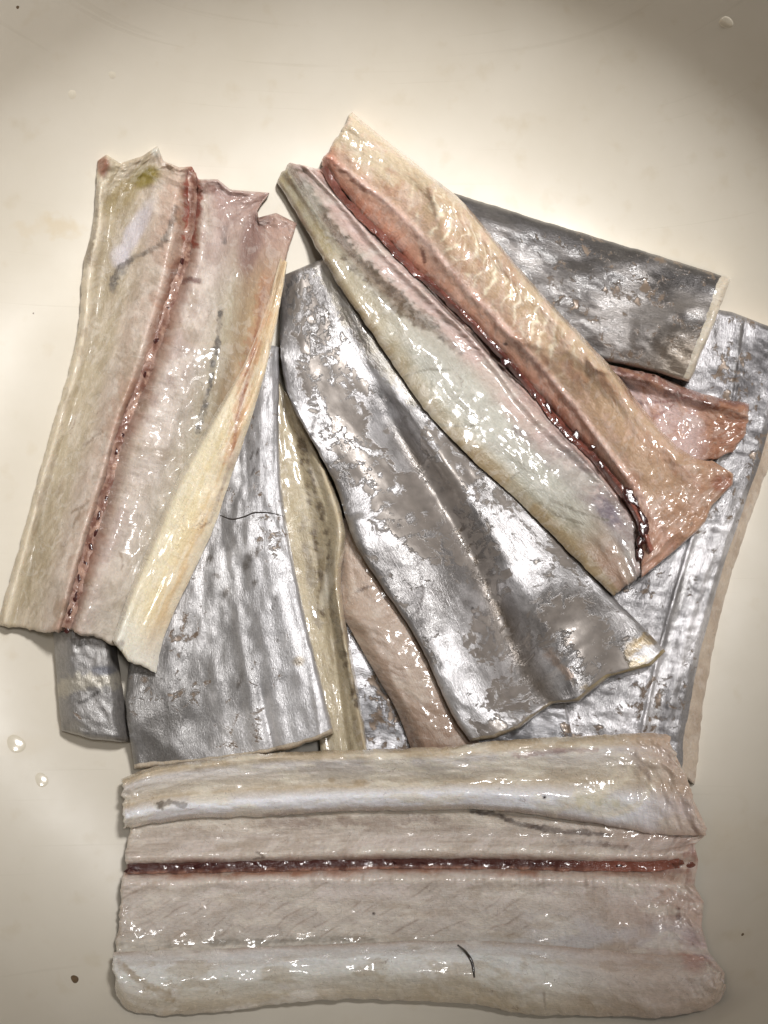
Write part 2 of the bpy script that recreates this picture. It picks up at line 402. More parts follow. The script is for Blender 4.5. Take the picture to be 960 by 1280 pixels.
def solid(name, parent, g, mat, col, surf, side=None, label=None, worn=None):
    """closed mesh from a laid grid: top, bottom and side walls"""
    nu, nv = g.nu, g.nv; N = nu*nv
    top = world_pt(g.X, g.Y, g.z).reshape(-1, 3); bot = world_pt(g.X, g.Y, g.b).reshape(-1, 3)
    idx = np.arange(N).reshape(nu, nv)
    ring = np.concatenate([idx[:-1, 0], idx[-1, :-1], idx[:0:-1, -1], idx[0, :0:-1]])
    f = [grid_faces(nu, nv, 0), grid_faces(nu, nv, N, True)]
    R = len(ring); k = np.arange(R); nx = (k+1) % R
    f.append(np.stack([2*N+k, 2*N+nx, 2*N+R+nx, 2*N+R+k], -1)[:, ::-1])
    f = np.vstack(f); tw = top.reshape(nu, nv, 3); e1 = tw[-1, nv//2]-tw[0, nv//2]; e2 = tw[nu//2, -1]-tw[nu//2, 0]
    if np.cross(e1, e2)[2] < 0: f = f[:, ::-1]
    c = np.asarray(col).reshape(-1, 3); gl = c@np.array([0.3, 0.59, 0.11]); c = (c*0.94+gl[:, None]*0.06)*np.array([0.97, 0.955, 0.975])
    c = np.clip(c, 0.004, 0.95); s = np.clip(np.asarray(surf).reshape(-1, 3), 0.0, 1.0)
    uvw = np.stack([g.cu, g.cv, 0*g.cu], -1).reshape(-1, 3); uvb = uvw+np.array([0, 0, 0.6])
    ext = lambda a1, a2: np.vstack([a1, a2, a1[ring], a2[ring]])
    me = mesh_from(name, ext(top, bot), f, mat, ext(c, c), ext(s, s), ext(uvw, uvb), None if worn is None else np.tile(lin(worn)*0.95, (2*N+2*R, 1)))
    o = link(name, me, parent)
    if label: o['label'] = label
    return o
def rs(A, fu, fv):
    nu, nv = A.shape; x = np.clip(fu*(nu-1), 0, nu-1.001); y = np.clip(fv*(nv-1), 0, nv-1.001)
    i = x.astype(int); j = y.astype(int); a = x-i; b = y-j
    return (A[i, j]*(1-a)+A[i+1, j]*a)*(1-b)+(A[i, j+1]*(1-a)+A[i+1, j+1]*a)*b
def subgrid(g, u0, u1, v0, v1, off, jag=0.0, seed=5, below=False, dens=1.0):
    """a skin that covers part of a laid grid, with an uneven cut edge"""
    s = Grid(); s.nu = max(8, int(g.nu*dens)); s.nv = max(6, int(g.nv*dens))
    U, V = np.meshgrid(np.linspace(0, 1, s.nu), np.linspace(0, 1, s.nv), indexing='ij')
    j = lambda q, k: (fbm(q*14, 0*q+k, seed+k, 4, 0.6)-0.35)*jag
    a = u0+j(V, 1)/g.L*(u0 > 0); b = u1-j(V, 2)/g.L*(u1 < 1); c = v0+j(U, 3)/g.W*(v0 > 0); d = v1-j(U, 4)/g.W*(v1 < 1)
    FU = a+(b-a)*U; FV = c+(d-c)*V
    for nm in ('X', 'Y', 'cu', 'cv', 'du', 'dv'): setattr(s, nm, rs(getattr(g, nm), FU, FV))
    s.U, s.V, s.L, s.W = FU, FV, g.L, g.W
    src = g.b if below else g.z
    s.z = rs(src, FU, FV)+off
    s.b = s.z-0.5
    return s
def shell(name, parent, s, mat, col, surf, worn):
    return solid(name, parent, s, mat, col, surf, worn=worn)

class Paint:
    """albedo layers over a laid grid"""
    def __init__(s, g, base, seed=1, warp=2.5):
        s.g = g; s.seed = seed
        wx = (fbm(g.X/22, g.Y/22, seed+91, 4, 0.55)-0.5)*2*warp; wy = (fbm(g.X/22, g.Y/22, seed+57, 4, 0.55)-0.5)*2*warp
        s.X, s.Y = g.X+wx, g.Y+wy
        s.c = np.tile(lin(base), g.X.shape+(1,)).astype(float)
    def lay(s, color, m):
        m = np.clip(m, 0, 1)[..., None]; s.c = s.c*(1-m)+lin(color)*m; return s
    def across(s, stops):
        """colour as a function of v: [(v, colour)]"""
        v = s.g.V+(fbm(s.g.cu*1.3, s.g.cv*2.5, s.seed+3, 4)-0.5)*0.05
        cs = np.array([lin(c) for _, c in stops]); vs_ = [q for q, _ in stops]
        s.c = np.stack([np.interp(v, vs_, cs[:, k]) for k in range(3)], -1); return s
    def stroke(s, pts, w, color, amt=1.0, soft=0.5, brk=0.0, raw=False, bs=14.0):
        w = max(w*1.15, 2.2)
        d, al = pdist(s.g.X if raw else s.X, s.g.Y if raw else s.Y, pts)
        d = d*(0.55+0.95*fbm(s.g.X/13, s.g.Y/13, s.seed+41, 3))+(fbm(s.g.X/4.5, s.g.Y/4.5, s.seed+43, 3)-0.5)*w*1.1
        m = 1-sstep(w*(1-soft), w, d)
        m = m*sstep(0, 0.06, al+0.03)*amt
        if brk: m = m*(1-brk+brk*sstep(0.42, 0.62, fbm(s.g.X/bs, s.g.Y/bs, s.seed+len(pts)*7+int(w*3), 4)))
        return s.lay(color, m)
    def blob(s, x, y, rx, ry, color, amt=1.0, rot=0.0, soft=0.6, brk=0.0):
        c, n = math.cos(rot), math.sin(rot); dx, dy = s.X-x, s.Y-y
        d = np.hypot((dx*c+dy*n)/rx, (-dx*n+dy*c)/ry); m = (1-sstep(1-soft, 1, d))*amt
        if brk: m = m*(1-brk+brk*sstep(0.40, 0.60, fbm(s.g.X/11, s.g.Y/11, s.seed+int(x), 4)))
        return s.lay(color, m)
    def mottle(s, color, scale, lo, hi, amt, sx=1.0, sy=1.0, k=0):
        m = sstep(lo, hi, fbm(s.g.cu*scale*sx, s.g.cv*scale*sy, s.seed+31+k, 5, 0.6))*amt
        return s.lay(color, m)
def surf(g, metal, rough, bump):
    z = np.zeros(g.X.shape); return np.stack([z+metal, z+rough, z+bump], -1)

def silver(name, parent, s, seed, dark=(96, 92, 90), light=(176, 174, 172), scraped=0.35, scrape_col=(128, 112, 98), extra=None, metal=0.62, bump=0.45, rough=0.36):
    """silvery skin: bright guanine layer, worn through in patches"""
    light = tuple(min(238, c*1.06+6) for c in light); dark = tuple(c*0.95 for c in dark)
    p = Paint(s, light, seed)
    n = fbm(s.cu*0.55, s.cv*0.9, seed, 5, 0.6)
    p.lay(dark, sstep(0.40, 0.62, n)*0.7)
    p.mottle(dark, 5.0, 0.5, 0.7, 0.25, 0.4, 2.2, 2)
    worn = np.clip(0.5+(fbm(s.cu*0.55+3, s.cv*0.9, seed+9, 3, 0.5)-0.78+scraped*0.55)*1.6, 0, 1)
    if extra is not None: worn = extra(p, worn)
    z = np.zeros(s.X.shape)
    return shell(name, parent, s, M_SKIN, p.c, np.stack([worn, z+rough, z+metal], -1), scrape_col)

def blood_spots(parent, pts, n, size, seed, mat=None, jit=1.0, name='blood_spot', skip=(), dz=0.0):
    rng = np.random.RandomState(seed); c = catmull(pts, n)
    tang = np.gradient(c, axis=0)
    for k in range(n):
        if k in skip: continue
        x, y = c[k]+rng.uniform(-1, 1, 2)*jit; sc = size*rng.uniform(0.55, 1.4); el = rng.uniform(1.0, 1.9)
        a = math.atan2(-tang[k][1], tang[k][0])+rng.uniform(-.2, .2)
        ph = np.linspace(0, 2*math.pi, 12, endpoint=False); rows = [(1.0, -0.5), (0.93, 0.06), (0.72, 0.17), (0.38, 0.23), (0.02, 0.25)]
        z0 = float(h_at(x, y))+dz; wob = 1+0.2*np.sin(ph*2+rng.uniform(0, 6))+0.18*np.sin(ph*3+rng.uniform(0, 6))+0.1*np.sin(ph*5+rng.uniform(0, 6))
        co = []
        for r, h in rows:
            ex, ey = r*sc*el*wob*np.cos(ph), r*sc*0.8*wob*np.sin(ph)
            co.append(world_pt(x+ex*math.cos(a)-ey*math.sin(a), y-(ex*math.sin(a)+ey*math.cos(a)), z0+h*sc*0.55+0*ex))
        co = np.vstack(co); f = []
        for i in range(len(rows)-1):
            q = np.arange(12); w = (q+1) % 12
            f.append(np.stack([i*12+q, (i+1)*12+q, (i+1)*12+w, i*12+w], -1))
        link(name, mesh_from(name, co, np.vstack(f), mat or M_BLOOD), parent)
def thread(name, parent, pts, r, mat, lift=0.3, taper=True):
    n = max(10, len(pts)*6); c = catmull(pts, n); ph = np.linspace(0, 2*math.pi, 6, endpoint=False)
    tan = np.gradient(c, axis=0); tan /= np.linalg.norm(tan, axis=1, keepdims=True); co = []
    for k in range(n):
        rr = r*(0.35+0.65*math.sin(math.pi*min(max(k/(n-1), 0.03), 0.97))**0.6) if taper else r
        z = float(h_at(*c[k]))+lift; nx, ny = -tan[k][1], tan[k][0]
        co.append(world_pt(c[k][0]+nx*rr*np.cos(ph), c[k][1]+ny*rr*np.cos(ph), z+rr*np.sin(ph)))
    f = []
    for k in range(n-1):
        q = np.arange(6); w = (q+1) % 6; f.append(np.stack([k*6+q, k*6+w, (k+1)*6+w, (k+1)*6+q], -1))
    return link(name, mesh_from(name, np.vstack(co), np.vstack(f), mat), parent)
FISH = 'fish fillet'
PILE = 'fish fillets piled in the basin'
def wrinkle(g_seed, amp, su, sv):
    return lambda U, V, X, Y, a, b: (fbm(a/su, b/sv, g_seed, 4, 0.55)-0.5)*amp

# ================================================================== lowest layer
# --- right: long silver strip lying against the wall
def right_strip():
    root = empty('fish_fillet', 880, 690, 'long bright silver strip with pleated skin against the right wall of the basin', FISH, PILE)
    rails = [(0.0, [(855, 380), (800, 520), (740, 680), (700, 820), (668, 945)]),
             (0.45, [(915, 390), (893, 520), (838, 700), (800, 840), (775, 968)]),
             (0.80, [(972, 412), (945, 560), (892, 720), (852, 870), (838, 968)]),
             (1.0, [(1000, 440), (968, 560), (917, 710), (886, 840), (868, 980)])]
    def rel(U, V, X, Y, a, b):
        pl = np.sin(b/5.2+2.2*fbm(a/60, b/30, 5))*1.7*sstep(0.25, 0.4, V)*(1-sstep(0.72, 0.82, V))*sstep(0.15, .4, U)
        line = np.exp(-((V-0.56)/0.014)**2)*2.6
        return pl+line+(fbm(a/10, b/18, 3, 3)-0.5)*2.6+(fbm(a/60, b/50, 8, 3)-0.5)*7
    g = sheet(rails, [(0, [(0, 20), (0.5, 30), (0.8, 27), (0.9, 20), (1, 12)])], relief=rel, rnd=(8, 9), step=2.1, rag=(0, 4, 0, 2))
    p = Paint(g, (196, 180, 160), 4); p.mottle((170, 150, 130), 1.5, 0.4, 0.7, 0.6)
    solid('flesh', root, g, M_FLESH, p.c, surf(g, 0.8, 0.35, 0.4))
    s = subgrid(g, 0, 0.985, 0, 0.885, 0.6, jag=5)
    def ex(p, w):
        p.stroke([(927, 400), (918, 470), (893, 590), (864, 702), (840, 790), (825, 872), (817, 915)], 3, (222, 222, 222), 0.8)
        p.lay((92, 90, 92), sstep(0.45, 0.15, s.U)*0.55)
        return w*0.55
    silver('skin', root, s, 12, dark=(112, 110, 110), light=(196, 195, 196), scraped=0.36, extra=ex)
right_strip()
# --- upper right: dark grey slab
def upper_slab():
    root = empty('fish_fillet', 740, 360, 'dark grey silver slab with straight cut end behind the pink fillet, upper right', FISH, PILE)
    rails = [(0.0, [(535, 232), (618, 257), (697, 282), (768, 303), (852, 328), (914, 348)]),
             (0.5, [(560, 320), (640, 345), (720, 368), (800, 390), (890, 412)]),
             (1.0, [(585, 410), (650, 430), (720, 445), (790, 458), (862, 478)])]
    def rel(U, V, X, Y, a, b):
        return (fbm(a/20, b/12, 13, 3)-0.5)*2.0+(fbm(a/90, b/60, 18, 3)-0.5)*22
    g = sheet(rails, [(0, [(0, 26), (0.15, 34), (0.6, 38), (1, 30)])], relief=rel, rnd=(6, 6), rmin=(0.6, 0.6), step=2.1, rag=(0, 1.5, 1.2, 1))
    p = Paint(g, (198, 188, 168), 5)
    solid('flesh', root, g, M_FLESH, p.c, surf(g, 0.8, 0.35, 0.4))
    s = subgrid(g, 0, 0.968, 0, 1, 0.6, jag=5)
    def ex(p, w):
        p.lay((70, 68, 68), sstep(0.42, 0.05, s.V+(fbm(s.cu*1.2, s.cv*3, 77)-0.5)*0.5)*0.75)
        p.lay((170, 155, 135), sstep(0.72, 0.95, s.U)*sstep(0.45, 0.8, s.V)*0.6)
        return w*0.5
    silver('skin', root, s, 22, dark=(70, 67, 66), light=(132, 128, 124), scraped=0.40, extra=ex, metal=0.6)
upper_slab()
# --- silver piece glimpsed between the others at the bottom
def under_piece():
    root = empty('fish_fillet', 600, 890, 'dark silver piece glimpsed in the gap below the pinkish strip', FISH, PILE)
    rails = [(0.0, [(415, 760), (520, 790), (640, 830), (705, 860)]), (1.0, [(425, 955), (520, 965), (640, 965), (722, 962)])]
    g = sheet(rails, [(0, [(0, 14), (0.5, 20), (1, 16)])], relief=wrinkle(6, 10, 40, 25), rnd=(5, 8), step=2.6)
    solid('flesh', root, g, M_FLESH, Paint(g, (170, 150, 130), 6).c, surf(g, 0.8, 0.35, 0.4))
    silver('skin', root, subgrid(g, 0, 1, 0, 1, 0.6), 31, dark=(86, 86, 88), light=(186, 186, 188), scraped=0.3)
under_piece()
# --- short silver tail end at the lower left
def left_stub():
    root = empty('fish_fillet', 115, 870, 'short grey silver stub sticking out under the left open fillet', FISH, PILE)
    rails = [(0.0, [(64, 720), (67, 795), (71, 850), (77, 914)]), (0.5, [(108, 720), (110, 795), (114, 850), (120, 925)]), (1.0, [(140, 720), (146, 810), (154, 864), (162, 928)])]
    g = sheet(rails, [(0, [(0, 24), (0.3, 34), (0.75, 34), (1, 22)])], relief=wrinkle(7, 6, 25, 20), rnd=(8, 14), rmin=(0.5, 0.35), step=2.2, rag=(0, 2, 1, 1))
    solid('flesh', root, g, M_FLESH, Paint(g, (160, 150, 130), 6).c, surf(g, 0.8, 0.35, 0.4))
    s = subgrid(g, 0, 1, 0, 1, 0.6)
    def ex(p, w):
        p.stroke([(66, 862), (110, 852), (150, 848)], 11, (178, 172, 156), 0.75)
        p.blob(128, 838, 20, 9, (98, 100, 108), 0.8); p.blob(95, 910, 16, 12, (188, 182, 165), 0.5, brk=0.6)
        p.stroke([(98, 878), (112, 872), (124, 864)], 2, (50, 46, 44), 0.8)
        return w*0.3
    silver('skin', root, s, 41, dark=(80, 78, 77), light=(128, 126, 123), scraped=0.3, extra=ex, metal=0.55)
left_stub()
# --- pink flesh end poking out on the right
def pink_end():
    root = empty('fish_fillet', 880, 520, 'small pink and red-brown flesh end poking out beyond the upper right fillet', FISH, PILE)
    rails = [(0.0, [(735, 446), (764, 457), (810, 466), (852, 482), (893, 496), (938, 505)]),
             (0.22, [(745, 466), (800, 482), (850, 500), (890, 512), (936, 518)]),
             (0.6, [(760, 510), (810, 528), (850, 538), (890, 542), (933, 541)]),
             (1.0, [(770, 560), (820, 575), (860, 580), (890, 574), (916, 566)])]
    g = sheet(rails, [(0, [(0, 14), (0.12, 22), (0.3, 8), (0.7, 10), (1, 12)]), (0.6, [(0, 14), (0.12, 22), (0.3, 8), (0.7, 10), (1, 12)]), (1, [(0, 18), (0.15, 24), (0.4, 18), (0.7, 20), (1, 16)])],
              relief=wrinkle(9, 8, 14, 12), rnd=(6, 6), step=1.8, rag=(0, 4, 2, 3), stiff=(5, 5))
    p = Paint(g, (205, 178, 170), 9)
    p.lay((170, 122, 96), sstep(0.62, 0.8, g.U)); p.stroke([(735, 448), (810, 470), (893, 500), (938, 510)], 10, (128, 80, 62), 0.85)
    p.stroke([(764, 462), (830, 490), (890, 510)], 5, (86, 48, 40), 0.7, brk=0.4)
    p.stroke([(800, 505), (840, 500), (862, 496)], 1.6, (140, 90, 84), 0.7); p.stroke([(815, 525), (840, 505)], 1.4, (140, 90, 84), 0.6)
    p.mottle((190, 140, 105), 3, 0.5, 0.7, 0.5)
    solid('flesh', root, g, M_FLESH, p.c, surf(g, 0.8, 0.25, 0.7))
    s = subgrid(g, 0, 1, 0, 1, -0.7, below=True, dens=0.5); silver('skin', root, s, 43)
pink_end()
# --- pinkish strip under the centre silver piece
def pinkish_strip():
    root = empty('fish_fillet', 500, 850, 'smooth pinkish beige strip tucked under the left edge of the centre silver fillet', FISH, PILE)
    rails = [(0.0, [(420, 640), (425, 755), (440, 790), (474, 850), (498, 893), (522, 960)]),
             (0.5, [(440, 650), (460, 740), (490, 800), (520, 860), (545, 910), (560, 965)]),
             (1.0, [(455, 640), (510, 740), (545, 800), (575, 860), (595, 910), (605, 965)])]
    def rel(U, V, X, Y, a, b): return (fbm(a/30, b/25, 15, 4)-0.5)*7+(fbm(a/9, b/9, 16, 3)-0.5)*2
    g = sheet(rails, [(0, [(0, 10), (0.25, 24), (0.6, 28), (1, 22)])], relief=rel, rnd=(8, 16), rmin=(0.5, 0.2), step=2.0)
    p = Paint(g, (188, 168, 150), 10); p.mottle((165, 140, 120), 1.0, 0.4, 0.65, 0.7); p.mottle((205, 190, 172), 2.2, 0.55, 0.7, 0.6, k=3)
    p.stroke([(445, 740), (455, 736), (467, 733)], 1.6, (110, 92, 80), 0.8); p.lay((150, 122, 102), sstep(0.72, 0.95, g.U)*0.7)
    solid('flesh', root, g, M_FLESH, p.c, surf(g, 0.8, 0.28, 0.45))
pinkish_strip()
# --- curled cream belly strip with brown streaks
def cream_strip():
    root = empty('fish_fillet', 420, 740, 'curled narrow cream strip with brown streaks between two silver pieces', FISH, PILE)
    rails = [(0.0, [(340, 470), (340, 560), (345, 640), (362, 730), (388, 830), (402, 950)]),
             (0.45, [(352, 480), (372, 570), (392, 650), (400, 730), (416, 830), (432, 950)]),
             (0.8, [(356, 490), (392, 575), (416, 650), (416, 730), (434, 840), (452, 950)]),
             (1.0, [(358, 488), (396, 558), (430, 655), (426, 735), (443, 835), (462, 950)])]
    def rel(U, V, X, Y, a, b):
        f = np.exp(-((V-0.62-0.1*np.sin(U*5))/0.08)**2)*-5*sstep(0.1, 0.3, U)
        return f+(fbm(a/40, b/10, 21, 4)-0.5)*5
    g = sheet(rails, [(0, [(0, 16), (0.4, 12), (0.75, 22), (0.92, 26), (1, 14)]), (0.45, [(0, 10), (0.4, 10), (0.7, 26), (0.9, 36), (1, 22)]), (0.62, [(0, 10), (0.35, 8), (0.7, 22), (0.88, 34), (1, 14)]), (1, [(0, 12), (0.5, 14), (0.85, 18), (0.95, 20), (1, 10)])],
              relief=rel, rnd=(6, 7), rmin=(0.5, 0.35), step=1.8, rag=(0, 0, 0, 1.2))
    p = Paint(g, (188, 176, 146), 11, warp=3); p.mottle((150, 134, 104), 1.5, 0.45, 0.65, 0.7, 0.4, 1.6)
    p.lay((206, 190, 158), sstep(0.84, 0.95, g.V)*0.8)
    p.stroke([(366, 520), (388, 590), (405, 650), (412, 690), (411, 730), (425, 800), (446, 880)], 4.5, (84, 70, 52), 0.9, brk=0.6, bs=8)
    p.stroke([(372, 560), (390, 640), (396, 700), (404, 770)], 3.5, (96, 80, 58), 0.85, brk=0.75, bs=9)
    p.stroke([(378, 640), (384, 700), (398, 780)], 6, (120, 108, 92), 0.6, brk=0.6)
    p.blob(409, 735, 9, 34, (232, 226, 206), 0.8, rot=0.1)  # highlight on the curled lip, painted into the colour
    solid('flesh', root, g, M_THIN, p.c, surf(g, 0.8, 0.3, 0.45))
cream_strip()
# --- left centre: pale silver piece with lengthwise pleats
def left_silver():
    root = empty('fish_fillet', 290, 840, 'pale silver skin-up piece with lengthwise pleats under the left open fillet', FISH, PILE)
    rails = [(0.0, [(225, 430), (200, 600), (172, 760), (158, 870), (168, 962)]),
             (0.3, [(270, 430), (250, 600), (236, 760), (232, 870), (242, 956)]),
             (0.65, [(310, 430), (303, 600), (306, 760), (318, 870), (334, 944)]),
             (0.9, [(342, 432), (338, 560), (345, 640), (366, 760), (400, 925)]),
             (1.0, [(349, 434), (349, 560), (356, 640), (379, 760), (417, 916)])]
    def rel(U, V, X, Y, a, b):
        w = V+0.05*np.sin(U*4+1); z = 0
        for c0, wd, h in ((0.42, 0.035, 4), (0.58, 0.03, 6), (0.70, 0.028, 5), (0.82, 0.035, 5)):
            z = z+h*0.35*np.exp(-((w-c0)/wd)**2)*sstep(0.45, 0.75, U)*(0.5+fbm(a/50, 0*b+c0*40, 36, 3))
        z = z-6*np.exp(-((w-0.635)/0.02)**2)*sstep(0.75, 0.95, U)
        return z+(fbm(a/60, b/30, 33, 3)-0.5)*10+(fbm(a/40, b/12, 34, 3)-0.5)*1.0
    g = sheet(rails, [(0, [(0, 18), (0.3, 26), (0.8, 32), (1, 24)])], relief=rel, thick=1.4, rnd=(6, 7), rmin=(0.5, 0.45), step=1.7, rag=(0, 2.5, 1, 0.6), stiff=(10, 10))
    p = Paint(g, (196, 182, 160), 12)
    solid('flesh', root, g, M_FLESH, p.c, surf(g, 0.8, 0.35, 0.4))
    s = subgrid(g, 0, 0.988, 0, 1, 0.6, jag=4)
    def ex(p, w):
        p.lay((98, 95, 90), sstep(0.42, 0.12, s.V+(fbm(s.cu, s.cv*2, 71)-0.5)*0.4)*sstep(0.55, 0.8, s.U)*0.8)
        p.lay((205, 205, 207), sstep(0.55, 0.85, s.V)*0.45)
        for (x, y, rx, ry) in ((283, 740, 5, 12), (262, 700, 6, 9), (310, 700, 7, 22), (322, 690, 4, 14), (318, 730, 5, 8), (270, 720, 7, 6), (235, 780, 6, 9), (300, 850, 5, 16), (345, 800, 4, 5)):
            p.blob(x, y, rx, ry, (84, 76, 66), 0.75, brk=0.5, rot=0.3)
        for (x, y) in ((315, 570), (322, 565), (316, 590), (345, 746), (340, 760)): p.blob(x, y, 2, 9, (80, 74, 70), 0.7, rot=0.4)
        p.blob(374, 826, 11, 10, (150, 138, 118), 0.8)
        return w*0.5
    silver('skin', root, s, 52, dark=(138, 136, 134), light=(188, 187, 186), scraped=0.34, extra=ex, metal=0.45, rough=0.37)
    thread('dark_thread', root, [(275, 644), (290, 649), (305, 646), (318, 641), (336, 641), (354, 645)], 1.1, M_DARK)
left_silver()
# --- centre: large silver piece with a fold down the middle
def centre_silver():
    root = empty('fish_fillet', 600, 700, 'large silver skin-up fillet with a lengthwise fold and worn brownish patches, centre', FISH, PILE)
    rails = [(0.0, [(352, 345), (350, 430), (363, 500), (416, 600), (447, 685), (518, 794), (561, 885), (588, 927)]),
             (0.42, [(392, 328), (430, 450), (475, 540), (530, 620), (575, 690), (608, 765), (632, 850), (652, 912)]),
             (0.55, [(402, 324), (452, 440), (505, 530), (560, 610), (608, 690), (645, 765), (675, 830), (690, 882)]),
             (0.8, [(415, 318), (480, 430), (545, 520), (605, 600), (665, 680), (715, 745), (748, 800), (765, 845)]),
             (1.0, [(425, 312), (505, 430), (575, 515), (640, 595), (710, 680), (765, 745), (800, 780), (832, 815)])]
    def rel(U, V, X, Y, a, b):
        valley = -17*np.exp(-((V-0.485-0.03*np.sin(U*7))/0.085)**2)*sstep(0.2, 0.4, U)*(1-0.5*sstep(0.86, 1, U))
        ridge = 9*np.exp(-((V-0.64)/0.09)**2)*sstep(0.25, 0.5, U)+6*np.exp(-((V-0.25)/0.14)**2)+13*np.exp(-((X-715)**2+(Y-785)**2)/1600.0)-5*np.exp(-((X-775)**2+(Y-815)**2)/900.0)
        cut = -4*np.exp(-((X-700)*0.62+(Y-830)*0.78)**2/22.0)*np.exp(-((X-700)*0.78-(Y-830)*0.62)**2/500.0)
        return valley+ridge+cut+(fbm(a/80, b/55, 43, 3)-0.5)*8+(fbm(a/26, b/18, 44, 3)-0.5)*1.6
    g = sheet(rails, [(0, [(0, 20), (0.2, 29), (0.45, 29), (0.7, 36), (1, 20)]), (1, [(0, 14), (0.2, 26), (0.45, 22), (0.75, 26), (1, 12)])], relief=rel, thick=1.25, rnd=(6, 7), rmin=(0.45, 0.45), step=1.6, rag=(0, 4, 1, 1), stiff=(10, 10), iters=22, end1=[(0, 588, 927), (0.15, 618, 923), (0.3, 650, 910), (0.42, 672, 892), (0.52, 690, 880), (0.62, 724, 877), (0.68, 736, 866), (0.78, 762, 846), (0.92, 814, 832), (1, 832, 814)])
    p = Paint(g, (150, 138, 116), 13); p.lay((150, 132, 84), sstep(0.9, 1, g.U)*sstep(0.6, 0.8, g.V)*0.7)
    solid('flesh', root, g, M_FLESH, p.c, surf(g, 0.8, 0.3, 0.45))
    s = subgrid(g, 0, 0.995, 0, 1, 0.6, jag=6)
    def ex(p, w):
        w = w*0.9
        add = np.zeros_like(w)
        def wb(x, y, rx, ry, rot, a=1.0):
            c, n = math.cos(rot), math.sin(rot); wx = (fbm(s.X/18, s.Y/18, 83, 5, 0.6)-0.5)*46; wy = (fbm(s.X/18, s.Y/18, 85, 5, 0.6)-0.5)*46
            dx, dy = s.X+wx-x, s.Y+wy-y
            d = np.hypot((dx*c+dy*n)/rx, (-dx*n+dy*c)/ry); return (1-sstep(0.85, 1.0, d))*a
        for args in ((470, 590, 70, 24, 0.95), (520, 660, 60, 22, 1.0), (440, 480, 34, 12, 1.0), (590, 690, 80, 26, 0.9), (640, 870, 34, 26, 0.3), (735, 795, 34, 22, 0.5), (560, 570, 60, 22, 0.85), (480, 740, 16, 60, -0.5, 0.6), (610, 800, 26, 40, -0.3), (450, 420, 46, 10, 1.0, 0.7)):
            add = np.maximum(add, wb(*args))
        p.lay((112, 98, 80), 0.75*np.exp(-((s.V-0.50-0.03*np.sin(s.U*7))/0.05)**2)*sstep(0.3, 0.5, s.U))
        p.lay((108, 98, 84), 0.6*sstep(0.78, 0.9, s.V)*sstep(0.75, 0.4, s.U))
        p.stroke([(396, 330), (440, 400), (490, 470), (520, 500)], 10, (150, 142, 122), 0.6, brk=0.4)
        p.stroke([(735, 867), (765, 842), (795, 806), (815, 800)], 9, (134, 112, 62), 0.8, brk=0.3)
        p.blob(790, 835, 34, 12, (178, 164, 134), 0.8, rot=-0.5)
        p.stroke([(684, 815), (700, 832), (712, 846)], 6, (176, 154, 136), 0.7)
        for q in ([(421, 528), (438, 560), (436, 590)], [(523, 700), (528, 740), (522, 765)], [(590, 760), (600, 790)], [(395, 520), (388, 545)]): p.stroke(q, 1.6, (62, 56, 52), 0.7)
        return np.maximum(w, add*0.62)
    silver('skin', root, s, 66, dark=(108, 104, 100), light=(182, 181, 181), scraped=0.40, scrape_col=(140, 132, 126), extra=ex, rough=0.35, metal=0.66)
centre_silver()

